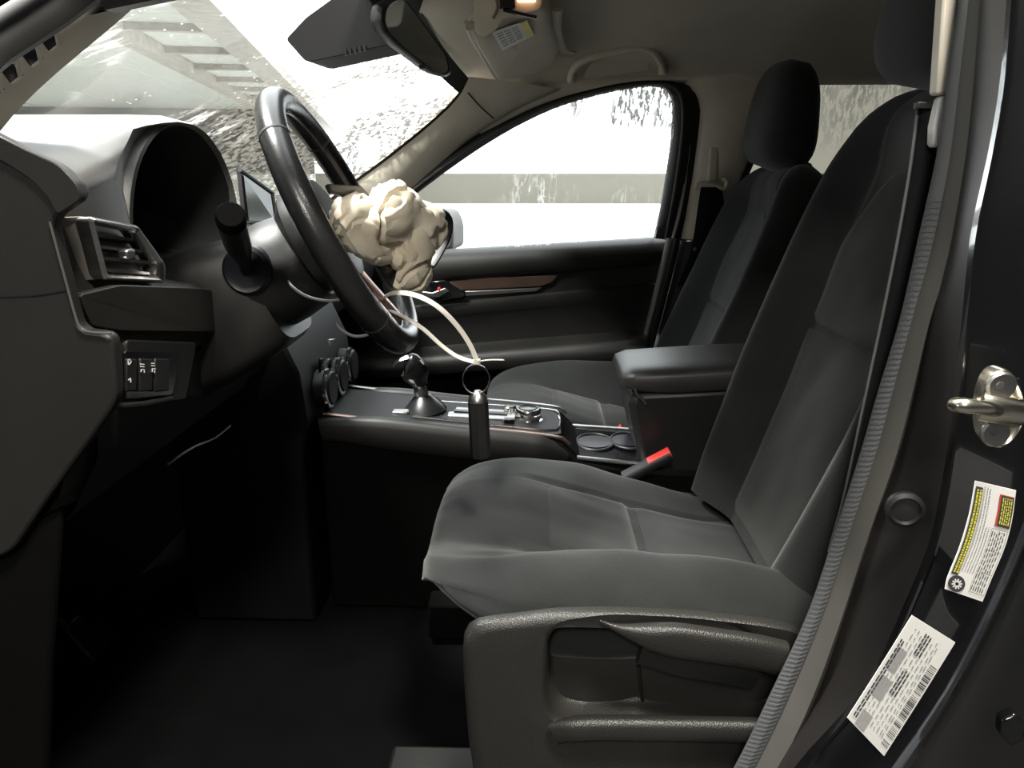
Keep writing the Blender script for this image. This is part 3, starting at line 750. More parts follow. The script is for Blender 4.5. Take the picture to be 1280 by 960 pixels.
# rim in four leather pieces meeting at seams (deg: 0 top, 90 far side, 180 bottom, 270 near side)
def arc(a, b, k): return [wp(lerp(a, b, i / (k - 1))) for i in range(k)]
for a, b in ((-46, 46), (46.6, 131), (131.6, 227), (227.6, 313.4)):
    sweep('rim', arc(a, b, 40), .0175, .0165, M['leather'], wh, n=18, up=n_)
for a in (-46, 46.5, 131.3, 227.3):
    sweep('rim_seam', arc(a - .25, a + .85, 4), .0179, .0169, M['piping'], wh, n=18, up=n_)
sweep('stitch_line', [wp(k * 5, RW - .0168, .003) for k in range(72)], .0013, .0013, M['satin'], wh, n=6, closed=True)
# hub and spokes
lathe('hub', c - n_ * .055, n_, [(.045, -.02), (.068, .0), (.072, .03), (.066, .045), (.05, .05)], M['plastic'], wh, n=32)
for a in (88, 272):
    pts = [wp(a, .05, -.02), wp(a, .09, -.018), wp(a, .125, -.008), wp(a, .155, -.002)]
    sweep('spoke', cr(pts, 10), .011, lambda t: lerp(.034, .022, t), M['plastic'], wh, n=12, up=n_, power=3)
for a in (164, 196):
    pts = [wp(a, .04, -.025), wp(a, .08, -.02), wp(a + (180 - a) * .25, .125, -.010), wp(a + (180 - a) * .3, .158, -.003)]
    sp_ = sweep('spoke', cr(pts, 12), .010, lambda t: lerp(.016, .010, t), M['warm_reflect'], wh, n=12, up=n_, power=3, label='silver lower spoke with warm reflection in its colour')
# torn airbag cover flaps
fl1 = ats([(404, 232, -.47), (446, 234, -.40), (462, 250, -.37), (446, 252, -.39), (410, 243, -.46)])
prism('cover_flap', fl1, n_ * .006, M['plastic'], wh, .002)
fl2 = ats([(478, 320, -.40), (486, 298, -.39), (497, 330, -.36), (500, 352, -.36), (488, 362, -.39), (466, 330, -.42)])
prism('cover_flap', fl2, n_ * .02 + V((0, .02, 0)), M['inside'], wh, .003)
fl3 = cr(ats([(540, 268, -.28), (552, 264, -.27), (559, 276, -.26), (556, 296, -.26), (545, 318, -.27), (536, 332, -.28)]), 16)
sweep('cover_flap', fl3, .012, .004, M['plastic'], wh, n=10, up=(1, -1, 0))
# airbag: lobes fused, then crumpled
def blob(bm, c_, r, rot=0):
    bmesh.ops.create_icosphere(bm, subdivisions=4, radius=1, matrix=Matrix.Translation(c_) @ Matrix.Rotation(rot, 4, 'Y') @ Matrix.Diagonal((*r, 1)))
bm = bmesh.new()
for px, py, Y, r, rot in ((442, 278, -.41, (.030, .05, .040), .3), (468, 284, -.40, (.032, .05, .036), .3), (498, 256, -.37, (.040, .05, .030), .5), (527, 282, -.34, (.036, .055, .034), .3), (492, 272, -.38, (.034, .05, .034), .4),
                          (512, 320, -.36, (.030, .045, .040), .25), (520, 344, -.36, (.022, .035, .024), -.3), (505, 345, -.37, (.014, .03, .026), .4), (468, 312, -.41, (.022, .03, .020), .8), (470, 262, -.38, (.03, .045, .022), .4), (452, 306, -.42, (.02, .03, .02), .7)):
    blob(bm, at(px, py, Y), r, rot)
me = bpy.data.meshes.new('tmp'); bm.to_mesh(me); bm.free()
tmp = bpy.data.objects.new('tmp', me); COL.objects.link(tmp)
md = tmp.modifiers.new('r', 'REMESH'); md.mode = 'VOXEL'; md.voxel_size = .0030
ms = tmp.modifiers.new('s', 'SMOOTH'); ms.iterations = 26; ms.factor = .5
dg = bpy.context.evaluated_depsgraph_get(); dg.update()
me2 = bpy.data.meshes.new_from_object(tmp.evaluated_get(dg)); bpy.data.objects.remove(tmp)
bm = bmesh.new(); bm.from_mesh(me2); bmesh.ops.recalc_face_normals(bm, faces=bm.faces); bm.normal_update()
disp = []
for v in bm.verts:
    p = v.co; q = V((p.x * 13, p.y * 9, p.z * 13)) + noise.noise_vector(p * 18) * .5
    dist, pts_ = noise.voronoi(q); d = -.010 * (dist[0] - .4)
    rg = abs(noise.noise(V((p.x * 17 + p.z * 7, p.y * 9, p.z * 17 - p.x * 5)) + noise.noise_vector(p * 12) * .8)); d -= .008 * max(0, 1 - rg * 9)
    rg = abs(noise.noise(V((p.x * 52, p.y * 26, p.z * 46)) + V((5, 2, 1)))); d -= .0025 * max(0, 1 - rg * 5)
    disp.append(v.normal * d)
for v, d in zip(bm.verts, disp): v.co += d
me3 = bpy.data.meshes.new('tmp'); bm.to_mesh(me3); bm.free()
tmp = bpy.data.objects.new('tmp', me3); COL.objects.link(tmp)
md = tmp.modifiers.new('d', 'DECIMATE'); md.ratio = min(1, 1100 / len(me3.polygons))
dg = bpy.context.evaluated_depsgraph_get(); dg.update()
me2 = bpy.data.meshes.new_from_object(tmp.evaluated_get(dg)); bpy.data.objects.remove(tmp)
bm = bmesh.new(); bm.from_mesh(me2)
bag = add('airbag', bm, M['airbag'], wh, sharp=34, label='burst crumpled cream airbag')

# ================================================================== STEERING COLUMN
colm = thing('steering_column', (-.40, -.37, .62), 'grey plastic steering column cover with a black stalk, behind the wheel', 'steering column')
ax = V((.895, -.02, .446)).normalized(); sd = V((0, 1, 0)); upc = ax.cross(sd) * -1
rows = []
for t, hw_, hh, dc in ((0, .085, .092, -.006), (.05, .083, .090, -.004), (.10, .078, .084, -.002), (.14, .072, .076, 0), (.152, .066, .070, 0)):
    cc = V((-.475, -.375, .585)) + ax * t + upc * dc
    ring = []
    for k in range(40):
        an = 2 * math.pi * k / 40; ca, sa = math.cos(an), math.sin(an)
        ring.append(cc + sd * hw_ * math.copysign(abs(ca) ** .45, ca) + upc * hh * math.copysign(abs(sa) ** .45, sa))
    rows.append(ring)
grid('column_shroud', rows, M['dash'], colm, closed=True, cap=True, sharp=50)
rows = []
for t, r in ((.13, .060), (.135, .069), (.165, .068), (.20, .063), (.21, .055)):
    cc = V((-.475, -.375, .598)) + ax * t
    rows.append([cc + sd * r * math.cos(2 * math.pi * k / 32) * 1.06 + upc * r * math.sin(2 * math.pi * k / 32) for k in range(32)])
grid('column_collar', rows, M['plastic'], colm, closed=True, cap=True, sharp=50)
lathe('stalk_socket', at(309, 338, -.452), (0, -1, .0), [(.030, -.02), (.030, .002), (.026, .006), (.020, .004), (.0, .004)], M['inside'], colm, n=28)
st = ats([(309, 338, -.452), (304, 322, -.485), (297, 305, -.52), (292, 288, -.555), (289, 276, -.578)])
stk = sweep('stalk', cr(st, 18), lambda t: lerp(.008, .0145, sst(.15, .55, t)), lambda t: lerp(.008, .0145, sst(.15, .55, t)), M['plastic'], colm, n=18)
a_, b_ = at(289, 276, -.578), at(287, 262, -.600)
lathe('stalk_cap', a_, b_ - a_, [(.0150, -.002), (.0155, .004), (.0152, .012), (.013, .016), (0, .0165)], M['lower'], stk, n=20)
# ================================================================== DASHBOARD
db = thing('dashboard', (-.6, 0, .5), 'black moulded dashboard with hooded gauges and silver framed air vent', 'dashboard')
Ys = [-.705, -.70, -.68, -.655, -.62, -.575, -.545, -.53, -.50, -.46, -.42, -.38, -.34, -.30, -.27, -.255, -.22, -.15, -.05, .1, .3, .5, .64]
ztop = cub([-.71, -.66, -.55, -.47, -.40, -.35, -.30, -.272, -.250, -.20, 0, .4, .64], [.803, .819, .845, .858, .863, .855, .828, .794, .742, .712, .705, .70, .69])
def hood(y):                                # opening of the gauge hood, 0 outside .. 1 well inside
    d = abs(y + .40); return sst(.148, .128, d) if d > .128 else 1.0
top, face = [], []
Ys = sorted(Ys + [-.36, -.32, -.285, -.263, -.24, -.20])
for y in Ys:
    zt = ztop(y); rec = 1 - sst(.135, .16, abs(y + .40)); e2 = max(0, (-.655 - y) / .05) ** 2 * .012
    m_ = 1 - .75 * rec
    top.append([V((-1.17, y, lerp(zt, .80 if y < -.25 else zt, .5) - .035)), V((-1.0, y, zt - .015)), V((-.85, y, zt - .003)), V((-.70, y, zt)), V((-.58, y, zt - .002)), V((-.50, y, zt - .006 * m_)), V((-.455, y, zt - .014 * m_)), V((-.432 - e2, y, zt - .026 * m_)), V((-.425 - e2, y, zt - .038 * m_)), V((-.428 - e2 - .006 * rec, y, zt - .050 * m_)), V((-.429 - e2 - .012 * rec, y, zt - .051 * m_ if abs(y + .40) > .157 else min(zt - .051 * m_, .718 + .9 * math.sqrt(.1572 ** 2 - (y + .40) ** 2))))])
grid('top_pad', top, M['dash_top_lit'], db, sharp=60)
for y in Ys:
    zt = ztop(y); rec = 1 - sst(.118, .15, abs(y + .40)); e2 = max(0, (-.655 - y) / .05) ** 2 * .014
    cx = .17 * rec; zz = [min(z, zt - .050 - .004 * k) for k, z in enumerate((.83 if rec > .5 else 9, .765, .72, .69, .665))]
    face.append([V((-.428 - e2 - cx, y, zz[0])), V((-.424 - e2 - cx, y, zz[1])), V((-.420 - e2 - cx, y, zz[2])), V((-.416 - e2 - cx * .9, y, zz[3])), V((-.412 - e2, y, min(.665, zz[4]))), V((-.402 - e2, y, min(.655, zz[4] - .01))), V((-.398 - e2, y, .622)), V((-.402 - e2, y, .595)), V((-.415 - e2, y, .588)), V((-.425 - e2, y, .53)), V((-.445 - e2, y, .485)), V((-.50 - e2, y, .455)), V((-.75, y, .43))])
grid('fascia', face, M['dash'], db, sharp=40)
# ---- end cap facing the door opening
ec = fillet(ats([(-60, 150), (0, 178), (42, 196), (74, 206), (98, 232), (101, 246), (62, 276), (96, 405), (106, 414), (140, 418), (146, 500), (122, 536), (60, 622), (14, 690), (-60, 720)], -.712), .012, 4)
prism('end_cap', ec, (0, .016, 0), M['dash'], db, .004)
bl = fillet(ats([(-20, 160), (30, 186), (74, 206), (98, 232), (101, 250), (70, 270), (62, 250), (40, 226), (0, 200), (-30, 196)], -.716), .006, 3)
prism('end_cap_ridge', bl, (0, .012, 0), M['dash'], db, .003)
tube('cap_joint', cr(ats([(62, 277), (79, 340), (97, 404), (107, 414), (139, 417)], -.7145), 24), .0011, M['rubber'], db, n=6)
tube('cap_joint', cr(ats([(-20, 372), (40, 370), (82, 364)], -.7115), 10), .0012, M['inside'], db, n=6)
# ---- gauge hood
hoodo = thing('tmp', (0, 0, 0), 'x', 'x'); bpy.data.objects.remove(hoodo)
def arch(r, x, zoff=0, n=33, flat=.90):
    o = []
    for k in range(n):
        an = lerp(-28, 208, k / (n - 1)); o.append(V((x, -.40 - r * math.cos(R(an)), (.72 + zoff + r * math.sin(R(an)) * flat))))
    return o
rows = [arch(.122, -.66), arch(.128, -.60), arch(.134, -.50), arch(.140, -.445), arch(.1445, -.432), arch(.148, -.434)]
hd_ = grid('gauge_hood', rows, M['plastic'], db, sharp=60)
grid('hood_shell', [arch(.148, -.434), arch(.153, -.440), arch(.157, -.455), arch(.158, -.50), arch(.158, -.66)], M['dash_top_lit'], db, sharp=60)
# instrument cluster deep inside the hood
pl_ = [V((-.60, -.40 - .13 * math.cos(R(a)), .725 + .11 * math.sin(R(a)) * (1 if a < 180 else .5))) for a in range(0, 360, 15)]
cl = prism('instrument_panel', pl_, (-.02, 0, -.004), M['inside'], db, .003)
for y, r in ((-.485, .040), (-.40, .046), (-.315, .040)):
    o = V((-.598, y, .715)); ring = [o + V((0, r * math.cos(R(a)), r * math.sin(R(a)))) for a in range(0, 360, 12)]
    tube('gauge_ring', ring, .0022, M['satin'], cl, n=8, closed=True)
    prism('gauge_needle', [o + V((.002, -.002, -.004)), o + V((.002, .002, -.004)), o + V((.002, -r * .5, r * .55))], (.002, 0, 0), M['red'], cl, smooth=False)
grid('cluster_lens', [[V((-.575 + .03 * a, -.40 + y, .66 + .14 * a)) for y in (-.10, 0, .10)] for a in (0, .5, 1)], M['gloss'], cl) if False else None
# ---- air vent at the door end
XV = -.414
def vx(px, py, dx=0): return atx(px, py, XV + dx)
fo = [vx(*p, dx=.010) for p in ((109, 270), (172, 282), (207, 331), (206, 354), (129, 350))]
fi = [vx(*p, dx=.010) for p in ((116, 277), (168, 288), (197, 329), (195, 346), (134, 343))]
bm = bmesh.new()
def bez(o_, i_, d):
    O, I = fillet(o_, .006, 3), fillet(i_, .004, 3)
    bgrid(bm, [[p - V((d, 0, 0)) for p in O], O, [a.lerp(b, .5) + V((.003, 0, 0)) for a, b in zip(O, I)], I, [p - V((d * 1.3, 0, 0)) for p in I]], closed=True)
bez(fo, fi, .012)
vt = add('vent_bezel', bm, M['bezel'], db, sharp=50)
prism('vent_cavity', [p - V((.030, 0, 0)) for p in fo], (.005, 0, 0), M['inside'], vt, smooth=False)
prism('vent_side_plate', [atx(62, 278, XV - .022), atx(70, 272, XV - .012), vx(109, 270, .006), vx(129, 350, .006), atx(92, 352, XV - .012), atx(80, 342, XV - .022)], (-.006, 0, 0), M['gun'], vt, .003)
for k in range(4):
    y0 = lerp(289, 336, k / 3.3); x0 = lerp(119, 131, k / 3.3); x1 = lerp(172, 193, min(1, k / 2.4))
    a, b = vx(x0, y0 + 3, .002), vx(x1, y0 + 9, .002)
    bm = bmesh.new(); bprism(bm, [a, b, b + V((-.018, 0, -.005)), a + V((-.018, 0, -.005))], V((0, 0, -.003))); add('vent_slat', bm, M['plastic'], vt, smooth=False)
k_ = vx(158, 317, .006); box('vent_tab', k_, (.012, .016, .010), M['satin'], vt, bv=.003)
# ---- lower dash: strip below the vent, switch pod and knee panel
prism('lower_strip', fillet([atx(84, 368, -.418), atx(136, 356, -.404), atx(240, 360, -.404), atx(300, 372, -.404), atx(300, 412, -.404), atx(240, 415, -.404), atx(142, 414, -.404), atx(100, 408, -.418)], .004), (.012, 0, 0), M['dash'], db, .005)
sp = prism('switch_pod', fillet([atx(146, 424, -.405), atx(236, 428, -.405), atx(222, 500, -.410), atx(146, 510, -.410)], .006), (.010, 0, 0), M['plastic'], db, .003)
prism('switch_face', fillet([atx(152, 438, -.395), atx(222, 440, -.395), atx(212, 494, -.397), atx(152, 500, -.397)], .004), (.004, 0, 0), M['gloss'], sp, .0015)
for k, (x0, x1) in enumerate(((154, 167), (171, 187), (190, 208))):
    prism('switch', [atx(x0, 448, -.391), atx(x1, 449, -.391), atx(x1 - 1, 488, -.392), atx(x0, 490, -.392)], (.004, 0, 0), M['plastic'], sp, .0015)
def marks(name, segs, X, w_, m_, parent):
    bm = bmesh.new()
    for (ax_, ay, bx_, by) in segs:
        a, b = atx(ax_, ay, X), atx(bx_, by, X); d = (b - a).normalized(); nn = V((1, 0, 0)).cross(d) * w_
        bprism(bm, [a - nn, b - nn, b + nn, a + nn], V((.0006, 0, 0)))
    return add(name, bm, m_, parent, smooth=False)
marks('switch_icon', [(160, 449, 160, 456), (161, 449, 164, 452), (164, 452, 161, 456), (160, 475, 163, 473), (163, 473, 163, 478)], -.3868, .0005, M['icon'], sp)
marks('switch_icon', [(175, 455, 180, 455.4), (175, 458, 180, 458.4), (176, 462, 180, 462), (176, 462, 176, 465), (180, 463, 180, 466)], -.3868, .0005, M['icon'], sp)
marks('switch_icon', [(189, 454, 193, 454.4), (189, 457, 193, 457.4), (190, 461, 194, 461), (190, 461, 190, 465), (193, 463, 193, 466)], -.3868, .0005, M['icon'], sp)
tube('pod_lip', [atx(142, 508, -.392), atx(180, 505, -.392), atx(214, 498, -.394)], .003, M['dash'], sp, n=8)
kn = [[V((x, y, z)) for y in (-.69, -.6, -.5, -.36, -.22)] for x, z in ((-.41, .585), (-.42, .53), (-.455, .47), (-.54, .42), (-.72, .40))]
grid('knee_panel', kn, M['plastic'], db, sharp=60)
tube('trim_edge', cr([atx(209, 581, -.46), atx(240, 560, -.45), atx(268, 548, -.45), atx(288, 532, -.45)], 10), .0016, M['rubber'], db, n=6)
# ---- centre stack with three climate dials
cs = prism('centre_stack', [(-.62, -.145, .0), (-.396, -.145, .0), (-.396, -.145, .33), (-.385, -.145, .385), (-.392, -.145, .47), (-.43, -.145, .56), (-.46, -.145, .64), (-.62, -.145, .67)], (0, .34, 0), M['tray'], db, .006)
for px in (411, 424, 438):
    y = {411: -.055, 424: .03, 438: .115}[px]
    o = V((-.384, y, .415 + .004)); a = V((1, 0, .04))
    k = lathe('climate_dial', o, a, [(.034, -.004), (.034, .004), (.031, .010), (.031, .020), (.028, .024), (.0, .024)], M['plastic'], cs, n=28)
    lathe('dial_ring', o + a.normalized() * .016, a, [(.0325, -.0045), (.036, -.003), (.036, .003), (.0325, .0045)], M['chrome'], cs, n=28)
prism('dial_plate', fillet([atx(398, 448, -.382), atx(446, 445, -.382), atx(446, 500, -.384), atx(398, 502, -.384)], .006), (.004, 0, 0), M['gloss'], cs, .0015)
prism('centre_switch', [atx(408, 424, -.40), atx(427, 422, -.40), atx(427, 431, -.398), atx(408, 434, -.398)], (.006, 0, 0), M['satin'], cs, .001)
# ---- display tablet on top
scn = thing('display_screen', (-.48, 0, .75), 'thin framed tilted display screen standing on the dashboard behind the wheel', 'screen')
A_, B_, C_, D_ = at(300, 212, -.08), at(340, 241, .02), at(346, 280, .02), at(308, 280, -.08)
prism('screen_back', [A_, B_, C_, D_], V((-.010, .008, 0)), M['plastic'], scn, .002)
def q_(p, t): return p.lerp((A_ + B_ + C_ + D_) / 4, t)
prism('screen_glass', [q_(p, .16) + V((.001, -.002, 0)) for p in (A_, B_, C_, D_)], V((.001, -.001, 0)), M['screen'], scn, smooth=False)
tube('screen_frame', [A_, B_, C_], .004, M['plastic'], scn, n=8)
prism('screen_foot', [at(312, 274, -.05), at(340, 278, .0), at(342, 284, .0), at(315, 284, -.05)], V((-.02, .02, 0)), M['plastic'], scn, .002)

# ================================================================== CENTRE CONSOLE
cc = thing('centre_console', (-.05, 0, .15), 'black centre console with shifter, control knob and padded armrest box between the seats', 'console')
prof = [(-.378, .0), (-.378, .372), (-.18, .352), (.05, .336), (.085, .300), (.20, .286), (.36, .28), (.40, .27), (.40, .0)]
prism('console_body', [(x, -.098, z) for x, z in prof], (0, .196, 0), M['lower'], cc, .008)
for sg, nm in ((-1, 'near'), (1, 'far')):
    pts = [V((x, sg * .092, z)) for x, z in ((-.374, .354), (-.36, .356), (-.30, .352), (-.18, .338), (-.05, .325), (.03, .316), (.066, .306))]
    sweep('side_pad', cr(pts, 44), lambda t: .030 * min(1, .25 + 6 * (1 - t)) * lerp(.75, 1, sst(0, .3, t)), lambda t: .017 * min(1, .3 + 5 * (1 - t)), M['dash'], cc, n=18, power=2.8)
    pts = [V((x, sg * .090, z)) for x, z in ((-.372, .383), (-.22, .3665), (-.05, .3535), (.045, .343), (.064, .330))]
    sweep('edge_trim', cr(pts, 24), .0025, .006, M['warm_reflect'] if sg < 0 else M['satin'], cc, n=8)
prism('top_plate', [V((x, y, z + .001)) for x, y, z in ((-.372, -.085, .373), (-.18, -.088, .353), (.03, -.086, .338), (.05, -.07, .336), (.05, .07, .336), (.03, .086, .338), (-.18, .088, .353), (-.372, .085, .373))], (0, 0, .006), M['tray'], cc, .002)
tube('plate_rim', cr([V((-.22, -.05, .366)), V((-.05, -.06, .352)), V((.03, -.062, .346)), V((.046, -.04, .345)), V((.048, .03, .345)), V((.03, .06, .346)), V((-.10, .06, .355)), V((-.22, .05, .366))], 40), .0022, M['chrome'], cc, n=8)
# gear selector
g0 = V((-.205, .0, .362)); g1 = V((-.222, -.005, .44))
bt = lathe('shifter_boot', g0, (-.1, 0, 1), [(.042, 0), (.036, .010), (.024, .022), (.016, .030)], M['leather'], cc, n=22)
lathe('shifter_collar', g0 + V((-.004, 0, .026)), g1 - g0, [(.012, 0), (.0135, .004), (.0125, .022), (.011, .024)], M['satin'], cc, n=18)
kn_ = [g0 + V((-.006, 0, .048)), V((-.2165, -.002, .425)), V((-.222, -.004, .440)), V((-.230, -.006, .450)), V((-.238, -.008, .453))]
ks = sweep('shifter_knob', cr(kn_, 20), lambda t: lerp(.014, .026, sst(0, .5, t)) * (1 if t < .85 else math.sqrt(max(.05, 1 - ((t - .85) / .16) ** 2))), lambda t: lerp(.012, .020, sst(0, .5, t)) * (1 if t < .85 else math.sqrt(max(.05, 1 - ((t - .85) / .16) ** 2))), M['leather'], cc, n=16, up=(-1, 0, 0))
sweep('knob_cap', cr([V((-.258, -.012, .452)), V((-.245, -.010, .463)), V((-.228, -.008, .466)), V((-.212, -.006, .461)), V((-.205, -.005, .452))], 14), [.0035][0], .013, M['chrome'], ks, n=10)
prism('shift_gate', fillet([V((-.16, -.028, .357)), V((-.035, -.028, .3505)), V((-.035, .028, .3505)), V((-.16, .028, .357))], .006), (0, 0, .004), M['satin'], cc, .001)
box('shift_slot', (-.10, 0, .3585), (.10, .012, .004), M['inside'], cc, rot=Matrix.Rotation(R(3), 3, 'Y'))
box('gate_button', (-.045, -.036, .356), (.02, .014, .006), M['gloss'], cc, bv=.001); box('gate_button', (-.245, -.03, .366), (.03, .02, .010), M['satin'], cc, bv=.002)
# rotary knob and small volume knob
kx = at(660, 533, 0)
kb = lathe('control_knob', V((kx.x, 0, .345)), (0, 0, 1), [(.028, 0), (.028, .003), (.0235, .004), (.0245, .010), (.0245, .020), (.022, .0235), (.0, .0235)], M['chrome'], cc, n=32)
lathe('knob_top', V((kx.x, 0, .3686)), (0, 0, 1), [(.018, 0), (.017, .0015), (0, .002)], M['gloss'], kb, n=24)
lathe('volume_knob', V((kx.x - .035, .028, .346)), (0, 0, 1), [(.013, 0), (.012, .004), (.012, .016), (.010, .018), (0, .018)], M['chrome'], cc, n=24)
for k in range(3): box('console_button', (kx.x - .045, -.03 + .02 * k, .350), (.014, .014, .006), M['satin'] if k else M['gloss'], cc, bv=.0015)
# cup holders
tray = prism('cup_tray', fillet([V((.075, -.085, .298)), V((.21, -.085, .288)), V((.21, .085, .288)), V((.075, .085, .298))], .03), (0, 0, .006), M['gloss'], cc, .002)
sweep('tray_rim', cr([V((.072, -.088, .305)), V((.215, -.088, .294)), V((.232, -.03, .30)), V((.232, .05, .30)), V((.21, .088, .296)), V((.075, .088, .305))], 30), .0035, .007, M['satin'], cc, n=8)
for x in (.115, .18):
    o = V((x, .0 if x < .15 else .01, .302)); tube('cup_ring', [o + V((.034 * math.cos(R(a)), .045 * math.sin(R(a)), 0)) for a in range(0, 360, 15)], .003, M['plastic'], tray, n=8, closed=True)
    lathe('cup_well', o + V((0, 0, .0015)), (0, 0, 1), [(.033, 0), (.0, .0005)], M['inside'], tray, n=24)
# armrest box and lid
prism('armrest_box', [V((x, -.088, z)) for x, z in ((.192, .285), (.165, .40), (.17, .425), (.42, .44), (.42, .0), (.24, .0))], (0, .176, 0), M['plastic'], cc, .012)
rows = []
for x, z0, z1, hw_ in ((.150, .436, .446, .070), (.155, .430, .456, .086), (.175, .422, .463, .094), (.24, .418, .468, .097), (.33, .424, .474, .097), (.42, .43, .478, .096), (.435, .44, .47, .09)):
    ring = []
    for k in range(36):
        an = 2 * math.pi * k / 36; ca, sa = math.cos(an), math.sin(an); e_ = .42
        ring.append(V((x, hw_ * math.copysign(abs(ca) ** e_, ca), (z0 + z1) / 2 + (z1 - z0) / 2 * math.copysign(abs(sa) ** e_, sa) + .004 * (1 - ca * ca))))
    rows.append(ring)
grid('armrest_lid', rows, M['armrest'], cc, closed=True, cap=True, sharp=60)
sweep('lid_latch', cr(ats([(794, 486, -.098), (797, 494, -.098), (802, 497, -.098), (808, 505, -.098)]), 8), .003, .003, M['satin'], cc, n=6)

# ================================================================== SMALL THINGS INSIDE
# plastic tie hanging from the wheel rim, ring and fob
tie = thing('cable_tie', at(590, 450, -0.445), 'long white nylon cable tie looped through the bottom of the steering wheel', 'cable tie')
lp = cr(ats([(596, 451, -0.460), (588, 432, -0.463), (572, 408, -0.465), (548, 384, -0.465), (522, 370, -0.460), (496, 366, -0.445), (480, 372, -.36), (478, 384, -.34), (492, 390, -.37), (512, 400, -0.445), (530, 412, -0.455), (552, 432, -0.455), (572, 446, -0.455), (594, 453, -0.456)]), 70)
sweep('strap', lp, .0031, .0009, M['white_plastic'], tie, n=8, up=(0, 0, 1), power=4)
box('tie_head', at(596, 452, -0.459), (.009, .006, .007), M['white_plastic'], tie, bv=.001)
sweep('strap_tail', cr(ats([(598, 452, -0.461), (612, 450, -0.465), (630, 450, -0.470)]), 8), .0022, .0008, M['white_plastic'], tie, n=8, up=(0, -1, .4), power=4)
o = at(595, 474, -0.458); rg_ = [o + V((.0165 * math.cos(R(a)), .004 * math.sin(R(a)), .0175 * math.sin(R(a)))) for a in range(0, 360, 12)]
fob = thing('key_fob', at(599, 530, -0.458), 'slim black tube key fob hanging by a split ring below the cable tie', 'key fob')
tube('split_ring', rg_, .0010, M['chrome'], fob, n=8, closed=True)
a_, b_ = at(597, 492, -0.458), at(601, 571, -0.458)
dv = (b_ - a_); Lf = dv.length
lathe('fob_body', a_, dv, [(.009, .006), (.0125, .009), (.0128, .02), (.0128, Lf - .004), (.0115, Lf), (0, Lf)], M['plastic'], fob, n=8, sharp=20)
lathe('fob_cap', a_, dv, [(.004, -.004), (.006, -.002), (.0115, .004), (.0122, .010)], M['satin'], fob, n=16)
# loose wires behind the wheel
for pts, lab in (([(358, 347, -.44), (366, 359, -.45), (385, 371, -.45), (412, 376, -.44), (444, 371, -.42)], 'thin grey wire drooping between the column and the wheel, upper of two'),
                 ([(419, 404, -.34), (428, 413, -.345), (442, 420, -.345), (458, 419, -.34), (476, 412, -.33)], 'thin grey wire drooping below the column, lower of two')):
    o_ = sweep('wire', cr(ats(pts), 24), .0022, .0012, M['wire'], None, n=8); tag(o_, lab, 'wire', 'loose wires')
# small pale clips low by the footwell
for px, py, lab in ((22, 703, 'tiny white clip under the dashboard, nearer the door'), (48, 690, 'tiny white clip under the dashboard, further from the door')):
    p = at(px, py, -.69); o_ = box('clip', p, (.006, .005, .0035), M['white_plastic'], None, rot=Matrix.Rotation(R(-25), 3, 'Y'), bv=.0008); tag(o_, lab, 'clip', 'footwell clips')
# pedals
for (pts, lab, w_) in (([(-.86, -.42, .34), (-.80, -.42, .22), (-.74, -.42, .13)], 'dark brake pedal on its arm in the footwell', .045), ([(-.90, -.27, .26), (-.84, -.27, .14), (-.76, -.27, .04)], 'long dark accelerator pedal in the footwell', .028)):
    t = thing('foot_pedal', pts[-1], lab, 'pedal')
    tube('pedal_arm', cr([V(p) for p in pts], 10), .009, M['plastic'], t, n=8)
    p = V(pts[-1]); box('pedal_pad', p + V((.01, 0, .0)), (.014, w_ * 1.6, .075), M['rubber_dark'], t, rot=Matrix.Rotation(R(-35), 3, 'Y'), bv=.004)
# seat belt buckles
def buckle(a, b, lab, w_=.012, Yd=.02):
    t = thing('belt_buckle', a, lab, 'buckle', 'seat belt buckles'); d = (b - a).normalized(); L_ = (b - a).length
    sweep('buckle_body', [a - d * .05, a - d * .01, b - d * .002], .0085, .015, M['plastic'], t, n=12, power=5, up=(d.z, 0, -d.x))
    up_ = V((-d.z, 0, d.x)).normalized(); up_ = up_ if up_.z > 0 else -up_
    sweep('release_button', [a + up_ * .004, b + up_ * .004], .0065, .012, M['red'], t, n=12, power=5, up=up_); return t
buckle(at(812, 581, -.135), at(839, 567, -.135), 'red buttoned seat belt buckle beside the near seat cushion')
buckle(at(766, 546, .12), at(780, 536, .12), 'red buttoned seat belt buckle beside the far seat cushion')
t = thing('belt_anchor', at(910, 620, -.14), 'bare metal strap poking up between the near seat and console', 'bracket')
sweep('anchor_strap', ats([(896, 634, -.14), (906, 625, -.14), (918, 613, -.14)]), .003, .010, M['steel'], t, n=8, power=4, up=(0, 0, 1))
lathe('anchor_rivet', at(904, 626, -.150), (0, -1, .2), [(.004, 0), (.004, .002), (0, .003)], M['screw'], t, n=12)
# far seat belt on the pillar
sb = thing('seat_belt', at(885, 260, .6), 'black seat belt hanging from a pale slider on the far pillar', 'seat belt', 'front seat belts')
box('belt_slider', at(891, 205, .605), (.026, .016, .085), M['beige'], sb, bv=.006)
sweep('belt_ring', cr(ats([(869, 238, .595), (873, 229, .594), (884, 230, .592), (896, 233, .592), (905, 236, .592), (909, 228, .595), (903, 222, .597)]), 18), .005, .004, M['beige'], sb, n=8)
rows = [[at(l, y, Y), at((l + r) / 2, y, Y - .004), at(r, y, Y)] for y, l, r, Y in ((234, 876, 902, .592), (260, 872, 906, .60), (290, 868, 902, .60), (320, 862, 892, .615), (360, 846, 872, .635))]
grid('belt_webbing', rows, M['webbing'], sb, thick=.0015)
lathe('belt_button', at(869, 311, .61), (0, -1, 0), [(.006, 0), (.005, .003), (0, .004)], M['satin'], sb, n=12)
